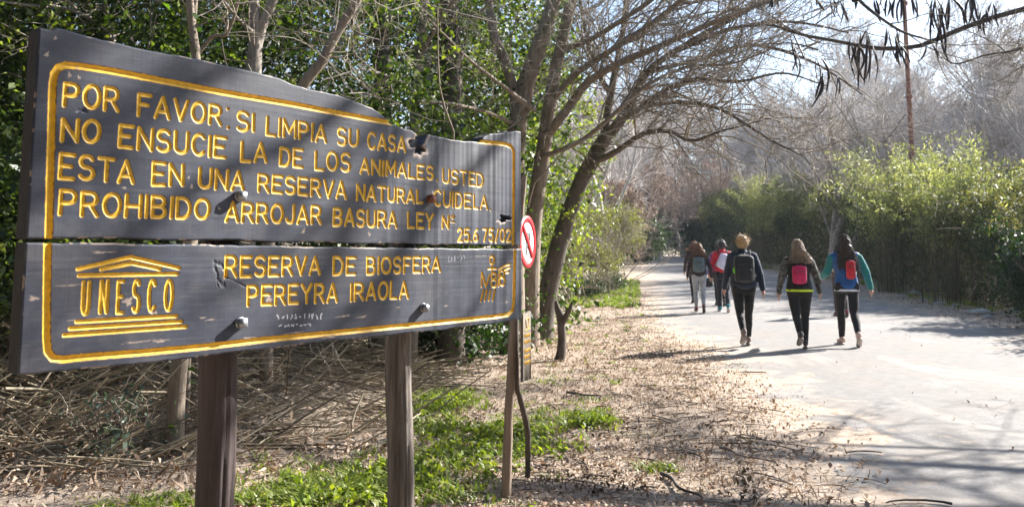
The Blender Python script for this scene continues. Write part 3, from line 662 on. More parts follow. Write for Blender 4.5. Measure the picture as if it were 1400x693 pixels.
def sun_filter(polys, seed, keep=.2):
    # leave out twigs that would shade the sunny grass, and most of those that would shade the middle of the board
    r = rng_(seed); out = []
    for P, rad in polys:
        ok = True; low = False
        for p in P:
            if p[1] > 1 and p[0] > .9 and p[0] / p[1] < .55 and (p[2] - CAMH) / p[1] < .075 and p[1] < 12.6: low = True
        if low: continue
        for p in (P[0], P[len(P) // 2], P[-1]):
            if p[2] < .3: continue
            g = p - SDV * (p[2] / SDV[2]); den = SDV.dot(SN)
            if -1.7 < g[0] < .9 and 3.9 < g[1] < 7.6: ok = False
            t = (p - SO).dot(SN) / den
            if t > .1:
                q = p - SDV * t; u = (q - SO).dot(SU)
                if .35 < u < 2.0 and 1.1 < q[2] < 1.95: ok = False
        if ok or r.random() < keep: out.append((P, rad))
    return out
SDV = np.array(SD)
def build_tree(name, label, trunks, bark, branches=(), twig_specs=None, twmat=None, seed=0, ivy=None, group=None, foliage=None, wig=0.0):
    """trunks/branches: lists of world polylines with radius; twig_specs: (n, (L0,L1), r, lev, bias)"""
    rg = rng_(seed); b = trunks[0][0]
    root = empty(name, (float(b[0]), float(b[1]), float(H(b[0], b[1])))); tag(root, label, 'tree', group)
    tp = [limb(t, 26) for t in trunks]
    V, Fq = tubes(tp, 14); V = noise_push(V, 0.012, 7, seed); mesh_obj('trunk', V, Fq, bark, root, smooth=True)
    bp = [limb(t, 22) for t in branches]
    if wig: bp = [(P + np.stack([sinnoise(P, 1.1, seed + 40 + i) for i in range(3)], 1) * wig * np.linspace(.3, 1, len(P))[:, None], q) for P, q in bp]
    for i, p in enumerate(bp):
        V, Fq = tubes([p], 9); V = noise_push(V, 0.007, 8, seed + i); mesh_obj('branch', V, Fq, bark, root, smooth=True)
    if twig_specs:
        polys = []
        for src, n, L, r, lev, bias in twig_specs:
            for p in (tp if src == 't' else bp if src == 'b' else bp[src[0]:src[1]] if len(src) == 2 else [(P[:src[2]], q[:src[2]]) for P, q in bp[src[0]:src[1]]]): polys += sprout(p, n, L, r, lev, rg, 0.45 if src == 't' else 0.12, bias=bias)
        polys = sun_filter(polys, seed)
        V, Fq = tubes([p for p in polys if p[1][0] > .008], 5); V2, F2 = tubes([p for p in polys if p[1][0] <= .008], 3)
        VV, FF = join([(V, Fq), (V2, F2)])
        o = mesh_obj('twigs', VV, FF, twmat or MT['twig'], root); o["kind"] = 'stuff'
    if ivy:
        C = []
        for (P, rad), dens in zip(tp, ivy):
            n = int(dens); t = rg.uniform(0, len(P) - 1.01, n); i = t.astype(int); f = (t - i)[:, None]
            D = rg.normal(size=(n, 3)); D /= np.linalg.norm(D, axis=1, keepdims=True)
            C.append(P[i] * (1 - f) + P[i + 1] * f + D * (rad[i][:, None] + rg.gamma(1.6, .05, n)[:, None]))
        if C:
            V, Fq = leaves(np.concatenate(C), 0.062, .8, .2, seed); o = mesh_obj('ivy', V, Fq, MT['leaf_ivy'], root)
    if foliage:
        V, Fq, mat = foliage; mesh_obj('crown', V, Fq, mat, root)
    return root

def gz(x, Y): 
    return at(x, 347, Y)[0]
def ground_pt(x, Y, r): 
    X = gz(x, Y); return (X, Y, float(H(X, Y)) - .1, r)

# --- the leaning tree whose limbs arch over the road
Yt = 13.0
T1 = [ground_pt(738, Yt, .25)] + w_path([(742, 440, Yt, .19), (750, 395, Yt, .165), (766, 330, Yt, .152), (790, 260, Yt, .14), (812, 215, 12.9, .132), (828, 188, 12.8, .122)])
BR1 = [
 [(826, 192, 12.8, .085), (832, 150, 12.8, .07), (842, 95, 12.8, .06), (852, 40, 12.9, .05), (858, -10, 13, .055), (864, -60, 13, .045)],
 [(827, 190, 12.8, .10), (848, 165, 12.5, .085), (868, 130, 12.2, .068), (884, 100, 12, .058), (915, 75, 11.6, .048), (960, 48, 11.2, .04), (1020, 15, 10.8, .038), (1080, -20, 10.4, .025)],
 [(805, 225, 13, .07), (838, 210, 12.2, .05), (880, 183, 11.6, .038), (915, 180, 11.2, .03), (945, 193, 10.8, .024), (985, 180, 10.4, .016), (1040, 165, 10.2, .008)],
 [(845, 165, 12.5, .06), (875, 148, 11.8, .045), (910, 124, 11.2, .038), (955, 108, 10.8, .03), (1010, 112, 10.4, .022), (1070, 100, 10, .014), (1130, 118, 9.7, .007)],
 [(846, 60, 12.9, .06), (880, 45, 12.2, .05), (920, 12, 11.6, .04), (960, -20, 11, .03)],
 [(860, 150, 12.3, .045), (920, 140, 11.5, .034), (985, 150, 10.9, .025), (1050, 190, 10.4, .017), (1100, 215, 10, .008)],
 [(890, 98, 12, .045), (960, 80, 11.3, .034), (1030, 62, 10.6, .026), (1110, 85, 10.1, .017), (1180, 130, 9.7, .008)],
 [(925, 70, 11.5, .04), (1000, 40, 10.8, .03), (1080, 30, 10.2, .02), (1160, 45, 9.8, .010)],
 [(835, 130, 12.8, .05), (812, 90, 12.6, .04), (800, 40, 12.5, .032), (790, -20, 12.4, .025)],
]
build_tree('leaning_tree', 'dark leaning bare tree with ivied foot beside the red and white round sign', [T1], MT['bark_dark'], [w_path(b) for b in BR1],
           [('b', 30, (.7, 2.2), .013, 2, (.5, -.2, .1)), ('t', 6, (.5, 1.2), .010, 2, None)], MT['twig'], 4, ivy=[240])

# --- two tan stems to its left, limbs sweeping far right across the sky
T2 = [ground_pt(722, 12, .19)] + w_path([(724, 420, 12, .16), (727, 340, 12, .14), (733, 270, 12, .13), (745, 190, 11.9, .115), (757, 110, 11.8, .10), (772, 40, 11.7, .09), (785, -20, 11.6, .10), (800, -90, 11.5, .08)])
BR2 = [
 [(745, 190, 11.9, .075), (775, 150, 11.4, .065), (805, 112, 11, .058), (850, 85, 10.5, .05), (905, 62, 10, .042), (960, 38, 9.6, .034), (1030, 10, 9.2, .026), (1110, -10, 8.8, .016)],
 [(752, 140, 11.9, .06), (790, 100, 11.4, .05), (850, 60, 10.8, .042), (900, 25, 10.3, .034), (950, -15, 9.8, .026)],
 [(740, 215, 11.9, .045), (790, 195, 11.2, .036), (830, 165, 10.6, .03), (880, 120, 10.1, .026), (940, 92, 9.6, .02), (1000, 88, 9.1, .014), (1060, 65, 8.8, .008)],
 [(765, 70, 11.8, .05), (815, 50, 11, .04), (880, 8, 10.2, .03), (930, -30, 9.6, .02)],
]
build_tree('tan_tree', 'tall tan-barked bare tree just left of the dark leaning trunk', [T2], MT['bark_tan'], [w_path(b) for b in BR2],
           [('b', 24, (.6, 2.0), .013, 2, (.4, -.2, .1)), ('t', 10, (.5, 1.3), .010, 2, None)], MT['twig'], 8, ivy=[420])
T3 = [ground_pt(700, 11.2, .2)] + w_path([(702, 330, 11.2, .16), (704, 260, 11.2, .15), (706, 180, 11.1, .14), (722, 110, 11, .135), (738, 60, 10.9, .12), (758, 0, 10.8, .10), (775, -60, 10.7, .09)])
BR3 = [
 [(706, 190, 11.1, .085), (703, 130, 11, .08), (690, 85, 10.9, .075), (676, 50, 10.9, .068), (668, 0, 10.9, .06), (664, -50, 10.9, .05)],
 [(706, 170, 11.1, .03), (660, 152, 10, .022), (600, 140, 9, .017), (540, 142, 8.2, .013), (480, 168, 7.6, .008)],
 [(730, 150, 11, .04), (690, 120, 10.2, .026), (640, 80, 9.4, .018), (580, 20, 8.8, .012)],
]
build_tree('forked_tree', 'forked tan tree rising behind the raised right corner of the notice board', [T3], MT['bark_tan'], [w_path(b) for b in BR3],
           [('b', 9, (.5, 1.5), .009, 2, (-.2, -.3, 0)), ('t', 8, (.5, 1.3), .009, 2, None)], MT['twig'], 12, ivy=[650])
# --- stems standing in the thicket behind the board
def stem(name, label, pts, Y, bark, ivy, seed, branches=(), tw=((6), (.5, 1.4)), group=None):
    p = [ground_pt(pts[0][0], Y, pts[0][2] * Y / F / 2 * 1.15)] + [(*at(x, y, Y), w_ * Y / F / 2) for x, y, w_ in pts]
    return build_tree(name, label, [p], bark, [w_path(b) for b in branches], [('t', tw[0], tw[1], .008, 2, (.2, -.4, .1))] + ([('b', 10, (.3, .9), .006, 1, None)] if branches else []), MT['twig'], seed, ivy=[ivy] if ivy else None)
stem('pale_forked_tree', 'pale grey trunk forking above the middle of the board top', [(338, 330, 22), (343, 200, 22), (346, 95, 21), (350, 45, 17), (346, -10, 14), (342, -60, 12)], 7.6, MT['bark_grey'], 0, 21,
     [[(349, 70, 7.6, .06), (360, 35, 7.6, .05), (376, -5, 7.6, .045), (395, -60, 7.6, .035)], [(352, 52, 7.6, .03), (320, 20, 7.3, .018), (285, -25, 7, .012)]])
stem('slanting_tree', 'thin brown trunk slanting right above the board beside the pale fork', [(370, 300, 16), (398, 160, 16), (416, 114, 15), (442, 82, 14), (462, 45, 13), (488, 2, 12), (520, -60, 10)], 7.0, MT['bark_tan'], 0, 22)
stem('ivy_tree', 'upright reddish trunk wrapped in ivy above the torn board top', [(520, 300, 26), (522, 165, 25), (526, 100, 23), (520, 40, 22), (512, -20, 20), (505, -90, 16)], 9.0, MT['bark_dark'], 1000, 23)
stem('ivy_tree', 'darkest thick trunk smothered in ivy left of the forked tan tree', [(618, 330, 34), (620, 180, 33), (616, 90, 32), (612, 0, 30), (606, -90, 26)], 10.0, MT['bark_dark'], 1900, 24)
stem('grey_tree', 'short pale trunk seen under the board beside the dark stained post', [(237, 612, 25), (241, 560, 23), (247, 490, 22), (262, 300, 19), (268, 100, 14), (262, 30, 11), (258, -40, 9)], 5.6, MT['bark_tan'], 60, 25)
stem('slim_stem', 'slim bare stem poking up above the upper left of the board', [(150, 300, 9), (155, 90, 9), (152, 45, 8), (140, -5, 7), (128, -60, 6)], 8.2, MT['bark_grey'], 0, 26, [[(156, 60, 8.2, .03), (130, 30, 7.9, .024), (90, 12, 7.6, .019), (40, 8, 7.2, .015), (-20, 0, 6.9, .010)], [(152, 40, 8.2, .027), (110, 18, 8, .02), (80, -15, 7.8, .015)]])
stem('slim_stem', 'slim reddish stem left of the pale forked trunk above the board', [(262, 320, 8), (266, 110, 8), (264, 40, 8), (268, -20, 7), (275, -70, 6)], 6.0, MT['bark_tan'], 30, 27, [[(268, 75, 6, .016), (292, 50, 6, .014), (312, 45, 6, .012), (332, -20, 5.9, .010)]])
stem('young_tree', 'narrow trunk in the thicket between the two ivied trunks', [(565, 320, 15), (568, 150, 14), (575, 60, 13), (583, -30, 11), (590, -90, 9)], 9.6, MT['bark_grey'], 80, 28, [[(573, 80, 9.6, .04), (600, 30, 9.2, .028), (640, -20, 8.8, .018)], [(570, 130, 9.6, .025), (540, 108, 8.8, .018), (495, 96, 8, .012), (440, 110, 7.4, .007)]])
# --- tree out of frame on the right, its pod-hung branches reach into the top right corner
PT = [(12.3, 6.0, -.1, .20), (12.1, 6.2, 1.6, .17), (11.7, 6.5, 3.2, .14), (11.2, 6.9, 4.4, .11), (10.9, 7.1, 5.6, .075), (10.8, 7.3, 6.6, .045)]
PB = [w_path([(1560, -20, 9.2, .045), (1470, 0, 9.1, .04), (1400, 13, 9, .036), (1330, 36, 9, .032), (1290, 52, 9, .03), (1250, 66, 9, .028), (1200, 68, 9, .026), (1150, 60, 9, .022), (1095, 52, 9, .018), (1050, 42, 9, .014), (990, 50, 9, .008)]),
      w_path([(1560, -140, 9.3, .06), (1380, -90, 9.2, .045), (1240, -30, 9.1, .035), (1165, 3, 9, .025), (1200, 24, 8.9, .019), (1228, 45, 8.9, .016), (1262, 58, 8.8, .012)][:4]) ,
      w_path([(1170, -3, 9, .02), (1196, 22, 8.95, .018), (1230, 46, 8.9, .015), (1275, 60, 8.9, .010)]),
      w_path([(1430, 52, 9.2, .016), (1385, 70, 9.1, .014), (1350, 76, 9, .012), (1310, 88, 9, .010), (1285, 78, 9, .007)]),
      w_path([(1500, -100, 8.6, .034), (1420, -45, 8.4, .028), (1350, -12, 8.2, .025), (1270, -8, 8, .018), (1180, 0, 7.9, .010)]),
      w_path([(1120, 70, 9, .012), (1085, 64, 9, .010), (1050, 70, 9, .006)])]
for hub, tip in (((8.2, 9.5, 3.9), PB[0][0]), ((8.1, 9.5, 4.3), PB[1][0]), ((8.1, 9.4, 4.2), PB[4][0])): pass
PB[0] = [(11.6, 6.6, 3.5, .065), (9.6, 8.1, 4.3, .055)] + PB[0]; PB[1] = [(11.2, 6.9, 4.5, .07), (9.4, 8.2, 5.2, .06)] + PB[1]; PB[4] = [(11.2, 6.95, 4.4, .05), (9.4, 8.0, 4.8, .042)] + PB[4]; PB[3] = [(11.7, 6.5, 3.2, .035), (9.8, 8.0, 3.7, .03), (*at(1580, 10, 9.3), .024), (*at(1500, 32, 9.25), .02)] + PB[3]
PB += [[(11.0, 7.0, 5.0, .07), (8.4, 9.2, 5.9, .055), (6.6, 9.6, 6.6, .042), (5.2, 9.5, 7.1, .03), (3.8, 9.3, 7.4, .015)],
       [(10.9, 7.1, 5.4, .07), (8.6, 7.8, 6.2, .055), (7.0, 7.8, 6.8, .04), (5.8, 7.3, 7.2, .025)],
       [(11.1, 7.0, 4.9, .05), (10.5, 8.6, 5.8, .036), (10.1, 9.6, 6.0, .03), (9.6, 11.4, 6.5, .024), (9.2, 12.6, 7.0, .02)],
       [(10.9, 7.1, 5.7, .06), (8.2, 10.2, 6.7, .045), (6.2, 11.2, 7.4, .03), (4.8, 11.8, 7.8, .015)]]
def sunpt(x, y, dist, r):                 # a point towards the sun from a spot on the board
    u, v = uv(x, y); p = SO + SU * u + np.array([0, 0, v]) + np.array(SD) * dist; return (*p, r)
PB += [[(10.9, 7.1, 5.8, .075), (8.0, 7.4, 6.6, .06), sunpt(600, 80, 8.6, .050), sunpt(491, 144, 8.0, .042), sunpt(398, 202, 7.7, .037), sunpt(334, 237, 7.5, .034), sunpt(243, 294, 7.2, .030), sunpt(205, 330, 7.0, .026), sunpt(100, 430, 6.8, .015)],
       [(10.95, 7.1, 5.4, .065), (8.0, 7.4, 5.9, .05), sunpt(660, 130, 7.6, .036), sunpt(596, 188, 7.2, .030), sunpt(550, 226, 7.0, .026), sunpt(456, 312, 6.8, .022), sunpt(400, 362, 6.6, .016), sunpt(310, 438, 6.4, .008)],
       [sunpt(530, 115, 8.2, .034), sunpt(504, 200, 7.8, .028), sunpt(487, 222, 7.6, .025), sunpt(398, 310, 7.4, .021), sunpt(340, 372, 7.2, .015), sunpt(250, 460, 7, .008)],
       [(10.85, 7.2, 6.0, .07), (7.6, 7.0, 6.5, .05), sunpt(716, 170, 7.4, .036), sunpt(700, 250, 7.0, .032), sunpt(676, 360, 6.7, .026), sunpt(646, 430, 6.4, .018), sunpt(560, 560, 6.0, .010)],
       [sunpt(420, 60, 8.4, .035), sunpt(300, 90, 8.1, .03), sunpt(200, 110, 7.9, .025), sunpt(110, 120, 7.7, .02), sunpt(20, 120, 7.5, .010)],
       [sunpt(300, 60, 8.2, .025), sunpt(220, 160, 7.9, .02), sunpt(150, 230, 7.7, .015), sunpt(90, 300, 7.5, .010)]]
for b_ in PB[6:]:
    for i_ in range(len(b_)):
        x_, y_, z_, r_ = b_[i_]; w_ = .10 if i_ < 3 else .02
        b_[i_] = (x_ + w_ * math.sin(i_ * 2.1 + x_), y_ + w_ * math.cos(i_ * 1.7 + y_), z_ + w_ * math.sin(i_ * 2.9), r_ * (.72 if any(b_ is q_ for q_ in PB[6:10]) else .8))
pod_tree = build_tree('pod_tree', 'bare tree at the right edge with dark seed pods hanging from its branches', [PT], MT['bark_dark'], PB,
           [((0, 6), 11, (.5, 1.5), .009, 2, (-.3, 0, .1)), ((6, 10), 2, (.5, 1.3), .010, 1, None), ((14, 16), 13, (.4, .9), .012, 2, None), ((0, 1, 9), 26, (.5, 1.5), .016, 2, None), ((3, 5, 12), 24, (.5, 1.4), .014, 2, None), ((8, 9), 26, (.5, 1.5), .016, 2, None), ((6, 8), 9, (.5, 1.3), .012, 2, None)], MT['twig'], 31, wig=.10)
def pods():
    r = rng_(9); spots = []
    for x, y, n, L in ((1078, 45, 2, 40), (1090, 62, 2, 34), (1118, 75, 3, 34), (1126, 98, 4, 36), (1140, 100, 2, 32), (1160, 58, 3, 34), (1170, 62, 3, 32), (1182, 42, 5, 56), (1188, 55, 3, 52), (1214, 40, 3, 36), (1226, 45, 4, 36), (1234, 60, 3, 30),
                       (1150, -2, 4, 30), (1140, -5, 3, 26), (1196, -5, 3, 26), (1210, -5, 3, 24), (1228, -6, 4, 36), (1248, -4, 3, 34), (1276, -6, 5, 46), (1284, 6, 5, 52), (1286, 40, 2, 50), (1300, -4, 3, 34), (1324, -6, 7, 38), (1346, 14, 3, 26), (1352, 10, 3, 28), (1362, 8, 2, 24), (1270, 56, 2, 24), (1056, -6, 3, 14), (1120, -6, 3, 14), (1172, -6, 3, 14)):
        for k in range(n): spots.append((x + r.uniform(-6, 6), y + r.uniform(-6, 5), L * r.uniform(.85, 1.45), 9 + r.uniform(-.25, .25)))
    for (x, y, L, Y) in spots[:98]:
        p = at(x, y, Y); Lm = L * Y / F; sw = r.normal(0, .18, 2); t = np.linspace(0, 1, 9)
        cu = r.normal(0, .085, 2)
        P = np.stack([p[0] + Lm * (sw[0] * t + cu[0] * np.sin(t * 3)), p[1] + Lm * (sw[1] * t + cu[1] * np.sin(t * 3)), p[2] - Lm * t], 1)
        rad = np.interp(t, [0, .12, .3, .8, 1], [.0025, .009, .0150, .0135, .003]) * r.uniform(.75, 1.25)
        V, Fq = tubes([(P, rad)], 7); c = np.repeat(P, 7, 0); nrm = np.array([math.cos(r.uniform(0, 6)), math.sin(r.uniform(0, 6)), 0])
        V = V - ((V - c) @ nrm)[:, None] * nrm * .35
        mesh_obj('seed_pod', V, Fq, MT['pod'], pod_tree, smooth=True)
pods()

# --- thicket behind the board: one mass of privet, ivy and bramble leaves
def thicket():
    r = rng_(101)
    def vol(n, x0, x1, y0, y1, z0, z1, thr, seed, sc=1.5):
        C = np.stack([r.uniform(x0, x1, n), r.uniform(y0, y1, n), r.uniform(z0, z1, n)], 1)
        return C[sinnoise(C, sc, seed) > thr]
    C = vol(13500, -9.5, 0.1, 7.5, 12.5, 0.1, 6.6, 0.14, 1, 0.95)
    keep = C[:, 0] < -0.25 - 0.02 * (C[:, 1] - 7) + .25 * np.sin(C[:, 2] * 3)
    keep &= ~((C[:, 0] > -3.3) & (C[:, 2] < .8) & (C[:, 1] < 10.5)); C = C[keep]
    C2 = vol(4200, -8.5, -3.0, 5.6, 8.0, 0.7, 5.5, 0.14, 2, 1.0)
    C3 = np.stack([r.normal(-0.85, .45, 130), r.normal(10.6, .4, 130), np.abs(r.normal(0, .5, 130)) + .05], 1)
    P = clump_points(np.concatenate([C, C2]), 22, .23, 5); V, Fq = leaves(P, .078 * rng_(7).choice([.6, .85, 1.1, 1.5], len(P)), .5, .6, 6)
    tag(mesh_obj('thicket', V, Fq, MT['leaf_privet']), kind='stuff')
    P = clump_points(vol(2300, -7.5, .1, 6.8, 12, 1.0, 6.5, 0.10, 8), 16, .22, 9); V, Fq = leaves(P, .062, .6, .4, 10)
    tag(mesh_obj('bright_creeper', V, Fq, MT['leaf_bright']), kind='stuff')
    P = clump_points(vol(9500, -26, 1.2, 12.5, 20, .1, 11.5, -.35, 11, .9), 22, .45, 12); V, Fq = leaves(P, .15, .55, .5, 13)
    tag(mesh_obj('thicket_backing', V, Fq, MT['leaf_privet']), kind='stuff')
    q = [at(x + r.normal(0, 26), y + r.normal(0, 45), 13.5 + r.normal(0, .5)) for x, y in ((745, 60), (770, 120), (735, 250), (770, 290), (700, 60), (660, 110), (790, 150), (755, 330), (640, 60), (720, 150), (690, 180), (800, 215)) for _ in range(40)]
    P = clump_points(np.array(q), 12, .16, 19); V, Fq = leaves(P, .075, .6, .4, 20); tag(mesh_obj('climbing_leaves', V, Fq, MT['leaf_bright']), kind='stuff')
    def ringC(n, x0, x1, y0, y1, h): return np.stack([r.uniform(x0, x1, n), r.uniform(y0, y1, n), r.uniform(.1, 1, n) * h], 1)
    C4 = np.concatenate([ringC(1700, 13, 24, -24, 2.5, 8), ringC(1700, -26, 26, -28, -16, 8), ringC(1200, -20, -5.5, -16, 3.5, 7), ringC(1500, 1, 13, -14, -2.2, 6) + [0, 0, 3.4], ringC(900, 9.5, 16, -12, 2.5, 7), ringC(900, -8, 1, -12, -2.5, 8)])  # unseen leaf masses and canopy added to cut sky light on the board
    V, Fq = leaves(clump_points(C4, 14, .8, 17), .55, .5, .5, 18); tag(mesh_obj('unseen_shading_wood', V, Fq, MT['leaf_dark']), kind='stuff')
    P = clump_points(C3, 26, .22, 14); V, Fq = leaves(P, .085, .75, .6, 15)
    rt = empty('dark_leaf_mass', (-.65, 11, 0.)); tag(rt, 'low dark ivy bush at the foot of the trees behind the right post', 'bush'); mesh_obj('foliage', V, Fq, MT['leaf_dark'], rt)
    # dead and bare twigs lacing the thicket
    polys = []; out = {}
    for k in range(85):
        p = (r.uniform(-8, .2), r.uniform(7.3, 10.8), r.uniform(1.2, 5.2)); d = r.normal(size=3) * (1, .6, .5)
        grow(p, d, r.uniform(.9, 2.4), r.uniform(.006, .014), 2, out, r, 7, .2, (2, 5), (20, 60), (.35, .7), .02, .0025)
    polys = [p for l in out.values() for p in l]; V, Fq = tubes(polys, 4)
    tag(mesh_obj('bare_undergrowth_twigs', V, Fq, MT['twig']), kind='stuff')
thicket()

# --- heap of cut dry reeds at lower left
def reeds():
    r = rng_(55)
    def hz(x, y): return 1.12 * np.exp(-(((x + 4.3) / 2.0) ** 2 + ((y - 7.4) / 1.7) ** 2) ** 1.3) + 0.38 * np.exp(-(((x + 2.6) / 1.3) ** 2 + ((y - 8.6) / 1.2) ** 2))
    polys = []
    for k in range(3900):
        if k < 2900: x, y = r.normal(-3.9, 1.15), r.normal(6.7, 1.05)
        else: x, y = r.normal(-2.2, .9), r.normal(8.7, .7)
        if y < 4.9 + .25 * (x + 3) or x > -.7: continue
        h = float(H(x, y)); z = h + hz(x, y) * r.uniform(.45, 1.06) + .015
        a = r.normal(.45 if k < 2900 else -.15, .65); L = r.uniform(.35, 1.6)
        d = np.array([math.cos(a), math.sin(a) * .6, r.normal(.14 if k < 2900 else 0, .38 if k < 2900 else .2)]); t = np.linspace(-.5, .5, 5)[:, None]
        sag = np.array([0, 0, -1.0]) * (t ** 2) * r.uniform(0, .25) * L
        P = np.array([x, y, z]) + d * t * L + sag + r.normal(0, .01, (5, 3))
        P[:, 2] = np.maximum(P[:, 2], np.array(H(P[:, 0], P[:, 1])) + .008)
        r0 = r.choice([.003, .005, .008, .012], p=[.3, .35, .23, .12]); polys.append((P, np.linspace(r0, r0 * .6, 5)))
    V, Fq = tubes(polys, 5)
    tag(mesh_obj('reed_heap', V, Fq, MT['reed']), kind='stuff')
    xs = np.linspace(-7.5, -.6, 70); ys = np.linspace(4.8, 11, 60); X, Y = np.meshgrid(xs, ys)
    Z = H(X, Y) + hz(X, Y) * .62 - .05 + sinnoise(np.stack([X.ravel(), Y.ravel(), 0 * X.ravel()], 1), 6, 4).reshape(X.shape) * .05 * np.clip(hz(X, Y) * 3, 0, 1)
    i = np.arange(X.size).reshape(X.shape); q = np.stack([i[:-1, :-1], i[:-1, 1:], i[1:, 1:], i[1:, :-1]], -1).reshape(-1, 4)
    tag(mesh_obj('bank', np.stack([X, Y, Z], -1).reshape(-1, 3), q, bpy.data.materials['leaf_strewn_earth'], smooth=True), kind='structure')
    n = 2600; x = r.normal(-3.7, 1.3, n); y = np.abs(r.normal(0, 1.6, n)) + 4.7; z = H(x, y) + hz(x, y) * r.uniform(.5, 1.05, n) + .02
    V, Fq = leaves(np.stack([x, y, z], 1), .13, .16, .3, 56); tag(mesh_obj('dry_reed_leaves', V, Fq, MT['litter']), kind='stuff')
    # a green bramble growing through the reeds
    C = np.stack([r.normal(-2.65, .16, 26), r.normal(5.35, .15, 26), np.abs(r.normal(.22, .2, 26)) + .03], 1)
    rt = empty('bramble', (-2.65, 5.35, 0.0)); tag(rt, 'small grey-green bramble growing against the short pale trunk', 'plant')
    V, Fq = leaves(clump_points(C, 12, .12, 3), .05, .55, .5, 57); mesh_obj('foliage', V, Fq, MT['leaf_grey'], rt)
    out = {}
    for k in range(9): grow((-2.65 + r.normal(0, .05), 5.35 + r.normal(0, .05), 0), (r.normal(0, .5), r.normal(0, .5), 1), .5, .005, 1, out, r, 6, .2, (2, 4))
    V, Fq = tubes([p for l in out.values() for p in l], 4); mesh_obj('stems', V, Fq, MT['twig'], rt)
reeds()

